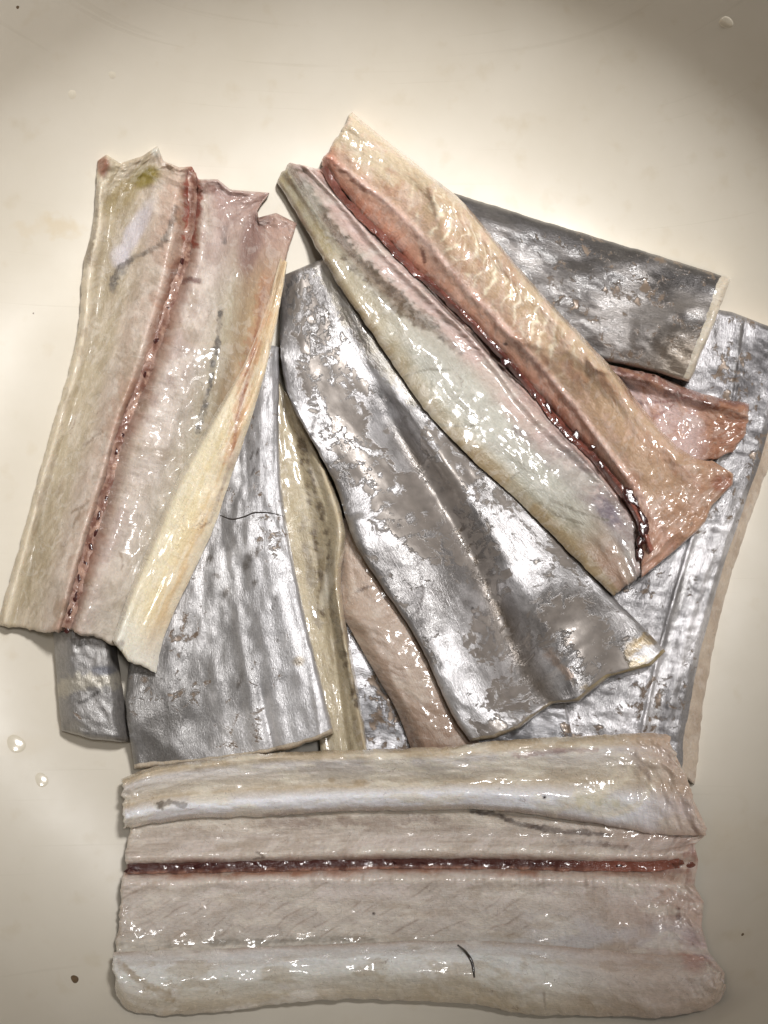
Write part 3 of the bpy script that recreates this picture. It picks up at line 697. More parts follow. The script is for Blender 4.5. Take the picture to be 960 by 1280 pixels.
# ================================================================== top layer: three opened fillets
def left_open():
    root = empty('fish_fillet', 180, 520, 'opened fillet flesh side up at left, with yellowish belly flap folded along its right', FISH, PILE)
    rails = [(0.0, [(122, 199), (117, 275), (104, 335), (97, 415), (81, 480), (62, 545), (45, 605), (25, 680), (3, 755), (-2, 782)]),
             (0.12, [(134, 196), (138, 275), (128, 335), (118, 415), (102, 480), (82, 545), (64, 605), (42, 690), (18, 783)]),
             (0.34, [(194, 187), (190, 280), (178, 350), (160, 420), (140, 490), (116, 570), (96, 640), (76, 710), (58, 789)]),
             (0.46, [(240, 212), (239, 264), (229, 327), (206, 397), (181, 468), (152, 542), (137, 600), (119, 659), (100, 722), (82, 788)]),
             (0.60, [(276, 226), (274, 300), (262, 380), (240, 450), (216, 530), (190, 610), (165, 690), (140, 750), (118, 797)]),
             (0.76, [(312, 240), (306, 310), (296, 390), (280, 460), (258, 540), (232, 620), (205, 690), (180, 750), (158, 812)]),
             (1.0, [(366, 274), (354, 345), (338, 420), (322, 493), (288, 588), (262, 663), (226, 738), (203, 788), (186, 828)])]
    def rel(U, V, X, Y, a, b):
        groove = -15*np.exp(-((V-0.46)/0.03)**2); lips = 7*np.exp(-((V-0.41)/0.03)**2)+6*np.exp(-((V-0.52)/0.035)**2)
        scal = (fbm(a/8, b/14, 53, 4)-0.5)*5*np.exp(-((V-0.46)/0.10)**2)
        diag = np.sin((a*0.55+b*0.8)/4.4+5*fbm(a/50, b/40, 54))*0.8*sstep(0.15, 0.3, V)*(0.3+fbm(a/30, b/30, 55))
        fray = (fbm(a/12, b/12, 56, 4)-0.45)*26*np.exp(-a/26)
        return groove+lips+scal+diag+fray+(fbm(a/60, b/30, 57, 3)-0.5)*8
    t0 = [(0, 14), (0.04, 22), (0.12, 12), (0.28, 17), (0.40, 30), (0.46, 25), (0.52, 31), (0.66, 20), (0.78, 11), (1, 10)]
    t2 = t0[:8]+[(0.76, 12), (0.9, 18), (1, 20)]
    g = sheet(rails, [(0, [(v, h*0.7) for v, h in t2]), (0.15, t2), (0.4, t2), (0.62, t0), (1, t0)], step=1.4, relief=rel, rnd=(5, 4), rmin=(0.5, 0.6), rag=(7, 4, 2, 1), stiff=(12, 12), iters=24, seed=61, end0=[(0, 122, 201), (0.04, 133, 193), (0.1, 150, 204), (0.2, 178, 195), (0.26, 197, 182), (0.31, 204, 201), (0.4, 224, 209), (0.46, 240, 208), (0.5, 248, 224), (0.58, 272, 224), (0.63, 288, 237), (0.76, 337, 241), (0.80, 321, 256), (0.84, 323, 272), (0.92, 345, 266), (1, 371, 279)])
    p = Paint(g, (190, 180, 155), 14)
    p.across([(0, (216, 206, 180)), (0.05, (222, 213, 190)), (0.10, (192, 180, 152)), (0.24, (186, 174, 150)), (0.33, (198, 182, 168)), (0.40, (196, 170, 154)), (0.43, (184, 152, 132)), (0.445, (150, 110, 90)), (0.46, (108, 72, 58)), (0.475, (150, 110, 92)), (0.495, (186, 156, 140)), (0.53, (190, 172, 164)), (0.62, (184, 174, 162)), (0.72, (178, 170, 148)), (0.8, (166, 146, 118)), (0.88, (190, 166, 130)), (1, (206, 190, 158))])
    film = sstep(0.44, 0.6, fbm(g.cu*1.5, g.cv*2.4, 141, 5, 0.62))
    p.lay((222, 212, 202), film*(np.exp(-((g.V-0.36)/0.06)**2)+np.exp(-((g.V-0.56)/0.07)**2))*0.75)
    p.lay((156, 142, 114), sstep(0.42, 0.66, fbm(g.cu*0.8, g.cv*2.0, 143, 4))*np.exp(-((g.V-0.17)/0.07)**2)*0.7)
    p.mottle((214, 205, 190), 1.8, 0.52, 0.7, 0.35, 0.5, 1.3); p.mottle((156, 140, 116), 3.0, 0.56, 0.7, 0.4, 0.6, 1.3, 4)
    a_, b_ = g.U*g.L, g.V*g.W; zr = sstep(0.48, 0.53, g.V)*sstep(0.76, 0.68, g.V); zl = sstep(0.1, 0.2, g.V)*sstep(0.43, 0.38, g.V)
    fib = noise((a_*0.5-b_)/2.8, (a_+b_*0.5)/24, 161); p.lay((222, 214, 208), sstep(0.55, 0.9, fib)*zr*0.22); p.lay((150, 138, 126), sstep(0.45, 0.1, fib)*zr*0.18)
    fib = noise((a_*0.5+b_)/2.8, (a_-b_*0.5)/24, 162); p.lay((216, 206, 190), sstep(0.55, 0.9, fib)*zl*0.2); p.lay((150, 136, 112), sstep(0.45, 0.1, fib)*zl*0.18)
    p.lay((172, 140, 136), sstep(0.26, 0.02, g.U)*sstep(0.5, 0.6, g.V)*0.75)
    p.lay((205, 198, 182), sstep(0.5, 0.9, g.U)*0.35*sstep(0.5, .6, g.V))
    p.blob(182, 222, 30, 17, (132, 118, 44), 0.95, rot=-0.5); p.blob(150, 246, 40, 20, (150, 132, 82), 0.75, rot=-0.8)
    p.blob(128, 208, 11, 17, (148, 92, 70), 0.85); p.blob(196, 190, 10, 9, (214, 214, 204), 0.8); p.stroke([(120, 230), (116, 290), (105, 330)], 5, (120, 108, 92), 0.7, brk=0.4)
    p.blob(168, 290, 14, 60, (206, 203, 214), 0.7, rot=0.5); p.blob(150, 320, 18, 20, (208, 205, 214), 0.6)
    p.stroke([(238, 212), (241, 262), (236, 300)], 11, (142, 62, 42), 0.85); p.blob(262, 232, 24, 14, (118, 62, 46), 0.75, rot=0.2, brk=0.3)
    p.stroke([(140, 360), (150, 335), (170, 320), (200, 305), (215, 280), (220, 258)], 4.5, (92, 84, 76), 0.8, brk=0.35, bs=9)
    p.stroke([(141, 362), (146, 345), (160, 328)], 6.5, (84, 78, 72), 0.7, brk=0.5, bs=7)
    p.stroke([(276, 385), (270, 440), (260, 490), (252, 520), (247, 540)], 3.6, (78, 74, 72), 0.85, brk=0.6, bs=7)
    p.stroke([(284, 282), (280, 305)], 3.5, (110, 100, 98), 0.7, brk=0.5, bs=7); p.stroke([(219, 355), (236, 350), (250, 352)], 4, (92, 46, 40), 0.7)
    p.blob(312, 306, 20, 50, (134, 104, 96), 0.8, rot=0.2); p.stroke([(330, 360), (321, 410), (304, 493), (298, 520)], 3.0, (112, 62, 44), 0.85, brk=0.35, bs=8); p.stroke([(335, 345), (321, 410), (300, 500)], 11, (178, 124, 90), 0.5); p.blob(330, 275, 18, 12, (128, 104, 98), 0.7)
    p.stroke([(52, 640), (45, 690), (32, 760)], 3, (150, 138, 110), 0.6, brk=0.5)
    for q in ([(112, 625), (104, 632), (90, 640)], [(105, 555), (118, 545), (128, 540)], [(150, 690), (154, 702), (152, 712)], [(100, 640), (92, 660)]): p.stroke(q, 1.4, (140, 118, 96), 0.6)
    sf = surf(g, 0.25, 0.42, 0.5); sf[..., 0] += 0.5*sstep(0.45, 0.6, fbm(g.X/40, g.Y/40, 19, 3))*sstep(0.4, 0.5, g.V)
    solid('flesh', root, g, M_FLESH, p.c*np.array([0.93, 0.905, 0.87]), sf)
    s = subgrid(g, 0, 1, 0, 1, -0.8, below=True, dens=0.6); silver('skin', root, s, 71)
    # backbone
    bb = [(240, 214), (240, 264), (229, 327), (206, 397), (181, 468), (152, 542), (137, 600), (119, 659), (100, 722), (83, 786)]
    off = lambda d: [(x+d, y+d*0.3) for x, y in bb]
    gb = sheet([(0, off(-6)), (1, off(6))], [(0, [(0, 0.8), (0.5, 2.2), (1, 0.8)])], step=1.5, iters=2, stiff=(2, 2), rnd=(3, 6), rmin=(0.4, 0.1), rag=(2, 2, 3, 3), lift=-6.5,
               relief=lambda U, V, X, Y, a, b: np.sin(a/4.3+2*fbm(a/30, b/30, 62))*0.4+(fbm(a/8, b/5, 63, 3)-0.5)*4.5)
    pb = Paint(gb, (138, 102, 84), 15, warp=2); pb.lay((190, 158, 142), np.abs(gb.V-0.5)*2.0); pb.mottle((112, 66, 52), 4, 0.45, 0.62, 0.7, 1, 1); pb.mottle((196, 160, 138), 5, 0.55, 0.68, 0.7, 1, 1, 5)
    ob = solid('backbone', root, gb, M_BONE, pb.c, surf(gb, 0.9, 0.2, 0.6))
    blood_spots(ob, bb[2:], 24, 5.4, 3, skip=(1, 4, 6, 9, 13, 14), jit=1.6, dz=-2.4)
    # belly flap
    rf = [(0.0, [(350, 322), (331, 390), (305, 455), (270, 515), (238, 570), (213, 617), (196, 659), (167, 726), (141, 798)]),
          (0.5, [(354, 324), (337, 395), (315, 462), (290, 527), (262, 586), (237, 650), (205, 720), (182, 775), (160, 826)]),
          (1.0, [(360, 326), (347, 398), (330, 470), (307, 545), (286, 605), (265, 665), (231, 738), (208, 788), (195, 840)])]
    def relf(U, V, X, Y, a, b): return (fbm(a/60, b/14, 65, 3)-0.5)*5+(fbm(a/30, b/3, 66, 3)-0.5)*1.0
    tf0 = [(0, 1.0), (0.3, 2.4), (0.6, 4), (0.9, 5), (1, 3)]; tf1 = [(0, 10), (0.12, 22), (0.4, 20), (0.75, 15), (1, 6)]
    gf = sheet(rf, [(0, tf0), (0.2, tf0), (0.5, tf1), (1, tf1)], step=1.4, relief=relf, rnd=(6, 6), rmin=(0.4, 0.3), rag=(6, 4, 0.6, 0.8), iters=14, stiff=(6, 6), seed=67)
    pf = Paint(gf, (214, 200, 162), 16, warp=3)
    pf.across([(0, (214, 205, 184)), (0.12, (212, 202, 172)), (0.5, (216, 200, 158)), (0.8, (208, 182, 140)), (1, (212, 196, 166))])
    pf.lay((180, 148, 112), sstep(0.5, 0.15, gf.U)*sstep(0.95, 0.5, gf.V)*0.7)
    pf.stroke([(330, 360), (321, 410), (304, 493), (298, 520), (288, 575), (280, 600), (272, 625)], 3.4, (112, 62, 44), 0.85, brk=0.35, bs=8)
    pf.stroke([(272, 625), (262, 650), (250, 660)], 1.8, (120, 84, 60), 0.7, brk=0.4)
    pf.stroke([(330, 360), (304, 493), (288, 575)], 11, (182, 128, 92), 0.5, brk=0.2); pf.lay((226, 226, 216), sstep(0.86, 1.0, gf.U)*0.75); pf.blob(150, 805, 9, 7, (120, 100, 92), 0.5, brk=0.5)
    pf.mottle((228, 220, 196), 2.5, 0.5, 0.68, 0.5, 0.25, 3)
    solid('belly_flap', root, gf, M_THIN, pf.c*1.14, surf(gf, 0.6, 0.28, 0.4), label='yellowish folded belly flap')
left_open()

def bottom_open():
    root = empty('fish_fillet', 510, 1100, 'wide opened fillet flesh side up across the bottom, dark blood line along its middle', FISH, PILE)
    rails = [(0.0, [(160, 985), (186, 968), (251, 958), (330, 950), (404, 946), (540, 941), (703, 930), (786, 926), (838, 930)]),
             (0.22, [(163, 1012), (250, 1006), (400, 1000), (540, 996), (700, 994), (800, 1000), (862, 1000)]),
             (0.33, [(160, 1046), (250, 1042), (400, 1038), (540, 1036), (700, 1036), (800, 1042), (880, 1040)]),
             (0.46, [(156, 1086), (251, 1084), (382, 1081), (540, 1079), (703, 1081), (813, 1083), (868, 1080)]),
             (0.55, [(151, 1112), (251, 1110), (382, 1108), (540, 1107), (703, 1108), (813, 1112), (872, 1116)]),
             (0.76, [(145, 1178), (251, 1180), (365, 1176), (470, 1173), (590, 1175), (720, 1184), (880, 1182)]),
             (1.0, [(146, 1240), (200, 1252), (300, 1252), (400, 1244), (540, 1244), (640, 1256), (760, 1258), (840, 1260), (905, 1232)])]
    def rel(U, V, X, Y, a, b):
        groove = -15*np.exp(-((V-0.462)/0.022)**2); lips = 4*np.exp(-((V-0.415)/0.03)**2)+7*np.exp(-((V-0.525)/0.03)**2)*(0.6+0.8*fbm(a/9, 0*b, 3))
        diag = np.sin((a*0.75+b*0.9)/8.5+3*fbm(a/60, b/50, 74))*1.5*sstep(0.48, 0.55, V)*sstep(0.8, 0.7, V)*(0.3+fbm(a/40, b/30, 75))
        fray = (fbm(a/13, b/13, 76, 4)-0.5)*20*np.exp(-(1-U)*720/40)+(fbm(a/12, b/10, 78, 4)-0.5)*12*np.exp(-a/12)
        return groove+lips+diag+fray+(fbm(a/9, b/12, 73, 4)-0.5)*3.4*np.exp(-((V-0.46)/0.1)**2)+(fbm(a/70, b/40, 77, 3)-0.5)*8+(fbm(a/18, b/12, 79, 3)-0.5)*1.6
    t0 = [(0, 16), (0.1, 20), (0.24, 18), (0.34, 16), (0.42, 24), (0.46, 24), (0.53, 27), (0.65, 20), (0.76, 14), (0.9, 20), (1, 12)]
    g = sheet(rails, [(0, t0)], step=1.4, relief=rel, lift=7, rnd=(5, 5), rmin=(0.5, 0.5), rag=(4, 6, 1.5, 1.5), stiff=(24, 24), iters=26, seed=81, end1=[(0, 836, 926), (0.1, 850, 955), (0.2, 860, 985), (0.28, 884, 1036), (0.34, 880, 1046), (0.4, 868, 1056), (0.45, 873, 1076), (0.5, 868, 1106), (0.56, 880, 1128), (0.64, 877, 1157), (0.76, 886, 1190), (0.86, 906, 1216), (1, 905, 1236)])
    p = Paint(g, (196, 184, 170), 17)
    p.across([(0, (186, 170, 142)), (0.08, (200, 190, 172)), (0.28, (200, 190, 176)), (0.33, (180, 168, 156)), (0.43, (200, 188, 176)), (0.452, (150, 112, 98)), (0.47, (140, 92, 74)), (0.49, (170, 128, 106)), (0.515, (206, 194, 184)), (0.58, (198, 188, 178)), (0.7, (190, 180, 170)), (0.77, (184, 176, 164)), (0.85, (204, 200, 190)), (1, (206, 200, 188))])
    p.lay((190, 160, 146), sstep(0.72, 0.98, g.U)*0.65); p.blob(868, 1190, 26, 34, (176, 122, 108), 0.7); p.blob(845, 950, 30, 30, (186, 158, 138), 0.7)
    p.stroke([(870, 1062), (868, 1082), (866, 1104)], 11, (138, 74, 54), 0.9); p.stroke([(846, 1135), (848, 1148)], 4, (84, 44, 36), 0.8)
    a_, b_ = g.U*g.L, g.V*g.W; zone = sstep(0.5, 0.56, g.V)*sstep(0.78, 0.72, g.V)*sstep(0.95, 0.75, g.U)
    ph = (a_*0.62+b_*1.0+14*fbm(a_/50, b_/40, 151, 3))/17.0; fr = np.abs(ph-np.floor(ph)-0.5)
    p.lay((142, 120, 104), np.exp(-(fr/0.08)**2)*zone*sstep(0.42, 0.62, fbm(a_/26, b_/18, 152, 4))*0.6)
    fib = noise((a_*0.62+b_)/2.6, (a_-b_*0.62)/22, 153); p.lay((216, 204, 196), sstep(0.55, 0.9, fib)*zone*0.2); p.lay((150, 130, 118), sstep(0.45, 0.1, fib)*zone*0.16)
    fib2 = noise(b_/2.2, a_/34, 154); z2 = sstep(0.28, 0.32, g.V)*sstep(0.45, 0.41, g.V); p.lay((216, 204, 194), sstep(0.55, 0.9, fib2)*z2*0.4); p.lay((146, 124, 112), sstep(0.45, 0.1, fib2)*z2*0.35)
    film = sstep(0.45, 0.6, fbm(g.cu*1.6+g.cv*1.2, g.cv*3.0, 145, 5, 0.62))
    p.lay((222, 212, 206), film*(np.exp(-((g.V-0.56)/0.05)**2)+0.7*np.exp(-((g.V-0.39)/0.04)**2))*0.7); p.lay((204, 206, 214), sstep(0.4, 0.6, fbm(g.cu*0.5, g.cv, 147, 4))*sstep(0.62, 0.7, g.V)*0.4*sstep(0.5, 0.7, g.U))
    p.stroke([(150, 1181), (251, 1180), (365, 1175), (470, 1173)], 4, (128, 120, 108), 0.7, brk=0.4); p.mottle((218, 210, 198), 2.0, 0.52, 0.68, 0.5, 0.5, 1.6); p.mottle((166, 148, 128), 2.6, 0.56, 0.7, 0.35, 0.4, 1.6, 7)  # first stroke paints the dark crease beside the lower flap
    for q in ([(165, 1200), (172, 1215), (165, 1230)], [(180, 1210), (172, 1225)]): p.stroke(q, 4, (160, 138, 106), 0.6)
    p.stroke([(585, 1012), (620, 1018), (650, 1030), (700, 1038), (760, 1044)], 3.6, (70, 58, 54), 0.85, brk=0.3); p.stroke([(700, 1050), (740, 1054), (790, 1062)], 4, (96, 82, 76), 0.6, brk=0.6, bs=7)  # first stroke paints the shade under the upper flap's fold
    p.stroke([(330, 1030), (440, 1026), (560, 1024)], 6, (140, 120, 110), 0.6, brk=0.4)
    p.stroke([(320, 1065), (330, 1072), (318, 1075)], 1.6, (96, 80, 70), 0.7); p.blob(467, 1142, 2.6, 2.6, (60, 44, 38), 0.9)
    solid('flesh', root, g, M_FLESH, p.c*np.array([1.15, 1.15, 1.12]), surf(g, 0.6, 0.34, 0.5))
    s = subgrid(g, 0, 1, 0, 1, -0.8, below=True, dens=0.6); silver('skin', root, s, 83)
    bb = [(159, 1086), (251, 1084), (382, 1081), (540, 1079), (703, 1081), (800, 1083), (850, 1078)]
    off = lambda d: [(x, y+d) for x, y in bb]
    gb = sheet([(0, off(-6)), (1, off(7))], [(0, [(0, 0.8), (0.5, 2.4), (1, 0.8)])], step=1.5, iters=2, stiff=(2, 2), rnd=(3, 5), rmin=(0.4, 0.2), rag=(2, 2, 2, 2), lift=-3.5,
               relief=lambda U, V, X, Y, a, b: np.sin(a/3.9+2*fbm(a/30, b/30, 62))*0.5+(fbm(a/5, b/5, 64, 3)-0.5)*1.4)
    pb = Paint(gb, (84, 48, 42), 18, warp=2); pb.lay((156, 112, 92), sstep(0.62, 0.85, gb.V)); pb.mottle((78, 40, 36), 4, 0.45, 0.6, 0.7); pb.lay((156, 92, 72), sstep(0.75, 0.9, gb.U)*0.7)
    ob = solid('backbone', root, gb, M_BONE, pb.c, surf(gb, 0.9, 0.18, 0.5))
    blood_spots(ob, [(164, 1086), (251, 1083), (382, 1080), (540, 1078), (703, 1080), (775, 1083)], 36, 4.6, 8, jit=1.2, skip=(3, 7, 15, 16, 26, 31), dz=-1.5)
    # belly flaps, folded inwards along both long sides
    ra = [(0.0, [(153, 974), (186, 961), (251, 950), (330, 942), (404, 938), (540, 934), (612, 927), (703, 921), (786, 917), (834, 917)]),
          (0.5, [(152, 1000), (200, 988), (300, 978), (404, 974), (540, 970), (703, 962), (800, 960), (858, 970)]),
          (1.0, [(154, 1036), (200, 1028), (251, 1022), (330, 1020), (426, 1014), (540, 1013), (598, 1011), (676, 1020), (749, 1030), (820, 1042), (880, 1044)])]
    def rela(U, V, X, Y, a, b):
        return (fbm(a/60, b/18, 85, 3)-0.5)*9+(fbm(a/26, b/9, 86, 3)-0.5)*2.2+(fbm(a/11, b/11, 87, 4)-0.45)*18*np.exp(-(1-U)*700/45)+(fbm(a/8, b/12, 88, 4)-0.5)*14*np.exp(-a/14)+0
    ta = [(0, 12), (0.10, 20), (0.35, 17), (0.56, 13), (0.8, 25), (0.92, 20), (1, 7)]
    tb = [(0, 10), (0.10, 16), (0.45, 15), (0.75, 14), (0.90, 9), (1, 3)]
    ga = sheet(ra, [(0, ta), (0.72, ta), (0.92, tb), (1, tb)], step=1.4, relief=rela, rnd=(4, 5), rmin=(0.5, 0.4), rag=(6, 9, 2.0, 2.0), iters=14, stiff=(6, 6), seed=89)
    pa = Paint(ga, (200, 192, 176), 19)
    pa.across([(0, (182, 164, 134)), (0.14, (190, 174, 148)), (0.22, (202, 196, 190)), (0.5, (200, 190, 172)), (0.62, (188, 172, 146)), (0.76, (226, 226, 228)), (0.92, (222, 222, 224)), (1, (160, 142, 128))])  # bluish-white band near the inner edge is the fold's highlight, painted in
    pa.mottle((218, 210, 190), 1.6, 0.52, 0.66, 0.6, 0.5, 1.3); pa.lay((184, 156, 136), sstep(0.86, 1, ga.U)*0.7); pa.blob(745, 1005, 60, 18, (184, 172, 118), 0.6, rot=0.1, brk=0.4)
    for q in ([(690, 1015), (740, 1000), (780, 975), (790, 960)], [(720, 990), (755, 985), (770, 965)], [(740, 1020), (790, 1010), (815, 985)]): pa.stroke(q, 5, (226, 216, 192), 0.6, brk=0.4)
    pa.stroke([(196, 1009), (212, 1003), (228, 1008)], 4.5, (84, 72, 60), 0.85, brk=0.3); pa.blob(452, 978, 16, 6, (176, 154, 122), 0.7); pa.blob(415, 975, 6, 5, (170, 148, 116), 0.6)
    pa.blob(680, 996, 3, 3, (40, 30, 28), 1.0); pa.stroke([(640, 944), (700, 938), (745, 937)], 3, (146, 110, 104), 0.6, brk=0.3)
    pa.stroke([(330, 1019), (440, 1017), (560, 1014), (590, 1013)], 2.6, (110, 92, 86), 0.7, brk=0.4); pa.stroke([(585, 1010), (620, 1016), (650, 1030), (690, 1036)], 3.2, (64, 54, 50), 0.85, brk=0.3); pa.stroke([(792, 944), (804, 960), (812, 975)], 4, (110, 88, 76), 0.6, brk=0.5)  # first two strokes: crease shade below the fold crest, put into the colour
    solid('belly_flap', root, ga, M_THIN, pa.c*np.array([1.18, 1.19, 1.2]), surf(ga, 1.0, 0.24, 0.5), label='upper belly flap with a highlight painted along its raised fold')
    rb = [(0.0, [(143, 1190), (251, 1187), (365, 1182), (470, 1178), (590, 1176), (720, 1184), (800, 1192), (880, 1196)]),
          (0.4, [(141, 1212), (251, 1212), (365, 1206), (470, 1200), (590, 1198), (720, 1210), (800, 1216), (894, 1210)]),
          (1.0, [(146, 1246), (160, 1262), (194, 1268), (251, 1267), (339, 1257), (400, 1250), (470, 1250), (566, 1253), (616, 1260), (660, 1268), (760, 1270), (841, 1271), (895, 1256), (909, 1232)])]
    def relb(U, V, X, Y, a, b):
        return (fbm(a/60, b/20, 95, 3)-0.5)*11+(fbm(a/24, b/10, 96, 3)-0.5)*3+(fbm(a/11, b/11, 97, 4)-0.5)*14*np.exp(-(1-U)*700/40)
    tb0 = [(0, 2), (0.12, 9), (0.34, 24), (0.55, 25), (0.85, 15), (1, 5)]
    gb2 = sheet(rb, [(0, tb0)], step=1.4, relief=relb, rnd=(5, 6), rmin=(0.5, 0.4), rag=(4, 8, 1.5, 2.5), iters=14, stiff=(6, 6), seed=99)
    pb = Paint(gb2, (206, 204, 194), 20)
    pb.across([(0, (176, 160, 146)), (0.18, (222, 222, 220)), (0.55, (216, 215, 206)), (0.9, (194, 182, 160)), (1, (178, 166, 146))])  # pale flap, its crest whitened further as a painted highlight
    pb.mottle((222, 218, 210), 1.6, 0.5, 0.66, 0.6, 0.5, 1.3); pb.mottle((176, 160, 132), 1.4, 0.56, 0.7, 0.5, 0.6, 1.4, 4)
    pb.lay((192, 168, 152), sstep(0.66, 0.9, gb2.U)*0.65); pb.stroke([(150, 1205), (168, 1222), (190, 1236), (215, 1248)], 6, (160, 140, 108), 0.7, brk=0.4); pb.blob(868, 1200, 20, 22, (176, 124, 110), 0.6)
    pb.stroke([(680, 1240), (683, 1262)], 1.6, (150, 138, 124), 0.6)
    solid('belly_flap', root, gb2, M_THIN, pb.c*np.array([1.18, 1.19, 1.2]), surf(gb2, 1.0, 0.22, 0.5), label='lower belly flap with a glossy white bulge')
    thread('dark_thread', root, [(572, 1181), (582, 1190), (590, 1203), (593, 1222)], 2.0, M_DARK)
    blood_spots(root, [(846, 1076), (858, 1082)], 2, 9, 12, dz=-3, mat=M_RED, name='red_muscle')
bottom_open()

def upper_open():
    root = empty('fish_fillet', 620, 450, 'pink and orange opened fillet flesh side up, lying diagonally at upper right', FISH, PILE)
    # left half with the greenish belly
    rl = [(0.0, [(345, 227), (370, 266), (399, 316), (432, 370), (462, 412), (495, 462), (540, 523), (592, 576), (636, 615), (684, 663), (728, 707), (767, 744)]),
          (0.16, [(352, 216), (381, 259), (412, 308), (452, 360), (488, 402), (524, 448), (570, 508), (620, 560), (662, 602), (708, 648), (752, 692), (780, 734)]),
          (0.5, [(362, 204), (400, 255), (440, 305), (487, 353), (530, 395), (572, 438), (616, 492), (662, 550), (706, 596), (750, 640), (780, 682), (796, 722)]),
          (0.75, [(384, 208), (425, 252), (470, 300), (512, 340), (555, 388), (598, 432), (648, 486), (694, 538), (736, 584), (772, 628), (800, 672), (806, 716)]),
          (1.0, [(408, 214), (448, 262), (492, 312), (535, 352), (580, 402), (624, 446), (672, 500), (716, 546), (756, 592), (792, 640), (815, 676), (822, 708)])]
    def rel(U, V, X, Y, a, b):
        lip = 9*np.exp(-((V-0.72-0.03*np.sin(a/37))/0.05)**2)*(1-sstep(0.75, 0.9, U))
        fin = 4*np.exp(-((V-0.3)/0.1)**2)*(1-sstep(0.25, 0.4, U))
        scal = (fbm(a/10, b/8, 103, 4)-0.5)*8*np.exp(-((V-0.76)/0.12)**2)
        return lip+fin+scal+(fbm(a/70, b/30, 107, 3)-0.5)*9+(fbm(a/22, b/14, 108, 3)-0.5)*2.0
    t0 = [(0, 12), (0.08, 18), (0.3, 24), (0.5, 18), (0.7, 21), (0.88, 14), (1, 9)]
    t1 = [(0, 8), (0.1, 14), (0.3, 22), (0.5, 24), (0.7, 20), (0.88, 15), (1, 9)]
    g = sheet(rl, [(0, t0), (0.35, t0), (0.6, t1), (1, t1)], step=1.4, relief=rel, rnd=(5, 6), rmin=(0.6, 0.4), rag=(3, 4, 1.5, 1.5), stiff=(12, 12), iters=30, seed=101)
    p = Paint(g, (198, 176, 164), 23)
    p.across([(0, (172, 152, 118)), (0.08, (184, 172, 142)), (0.3, (186, 180, 160)), (0.48, (190, 172, 158)), (0.6, (206, 178, 166)), (0.74, (216, 192, 182)), (0.9, (204, 166, 150)), (1, (150, 92, 76))])
    p.lay((190, 188, 174), sstep(0.30, 0.45, g.U)*sstep(0.95, 0.75, g.U)*sstep(0.08, 0.16, g.V)*sstep(0.52, 0.40, g.V)*0.95)
    p.lay((150, 142, 138), sstep(0.62, 0.75, g.U)*sstep(0.36, 0.5, g.V)*sstep(0.86, 0.75, g.V)*0.75); p.lay((176, 142, 120), sstep(0.84, 0.95, g.U)*sstep(0.5, 0.3, g.V)*0.85)
    p.lay((168, 148, 112), sstep(0.11, 0.06, g.V)*sstep(0.35, 0.5, g.U)*0.9)
    p.stroke([(360, 208), (392, 254), (425, 302), (462, 345), (500, 382), (530, 402)], 13, (98, 84, 64), 0.9, brk=0.45, bs=13); p.stroke([(375, 225), (420, 290), (470, 345), (530, 400), (575, 440)], 6, (82, 72, 58), 0.8, brk=0.5, bs=8)
    p.stroke([(350, 216), (380, 262), (410, 312)], 7, (178, 164, 124), 0.7); p.blob(655, 545, 26, 8, (108, 94, 90), 0.8, rot=0.6, brk=0.4); p.blob(760, 640, 34, 14, (120, 110, 124), 0.7, rot=0.9)
    for q in ([(505, 470), (540, 462), (560, 462)], [(540, 470), (538, 500)], [(545, 530), (575, 532), (592, 532)], [(655, 610), (690, 640), (730, 655)], [(690, 625), (725, 640), (760, 650)], [(640, 600), (650, 590)]): p.stroke(q, 1.5, (120, 112, 92), 0.65, brk=0.2)
    p.lay((226, 204, 196), sstep(0.5, 0.66, fbm(g.cu*3.5, g.cv*3.5, 88, 5, 0.6))*sstep(0.5, 0.6, g.V)*0.55); p.mottle((206, 206, 190), 0.9, 0.5, 0.7, 0.35)
    solid('belly_flesh', root, g, M_THIN, p.c*0.88, surf(g, 0.8, 0.26, 0.45), label='left half with pale greenish belly and brown fin base')
    # right, thick half
    rr = [(0.0, [(402, 206), (474, 290), (557, 372), (657, 476), (745, 574), (798, 655), (800, 726)]),
          (0.2, [(406, 196), (500, 272), (592, 374), (700, 490), (788, 606), (842, 688)]),
          (0.55, [(424, 166), (468, 202), (515, 232), (555, 265), (592, 305), (630, 350), (672, 400), (712, 448), (752, 492), (790, 540), (838, 600), (882, 652)]),
          (0.86, [(434, 146), (478, 182), (526, 217), (566, 248), (602, 288), (634, 326), (678, 376), (720, 422), (760, 468), (796, 512), (850, 572), (908, 612)]),
          (1.0, [(439, 139), (487, 178), (537, 219), (576, 250), (610, 288), (640, 325), (687, 378), (729, 421), (768, 464), (800, 505), (850, 560), (917, 592)])]
    def relr(U, V, X, Y, a, b):
        lip = 4*np.exp(-((V-0.22-0.01*np.sin(a/45))/0.04)**2)*(1-sstep(0.8, 0.95, U)); scal = (fbm(a/9, b/7, 113, 4)-0.5)*7*np.exp(-((V-0.2)/0.06)**2)
        ph = (a+18*(V-0.2)*(1+V)*1.2+10*fbm(a/40, b/30, 114))/15.0
        sept = np.exp(-((ph-np.floor(ph)-0.5)/0.14)**2)*0.35*sstep(0.25, 0.35, V)*sstep(0.9, 0.75, V)
        fray = (fbm(a/13, b/13, 116, 4)-0.5)*20*np.exp(-(1-U)*700/40)
        return lip+scal+sept+fray+(fbm(a/60, b/30, 117, 3)-0.5)*8+(fbm(a/16, b/13, 118, 3)-0.5)*2.2
    tr = [(0, 8), (0.1, 17), (0.22, 26), (0.4, 33), (0.75, 35), (0.9, 31), (1, 18)]
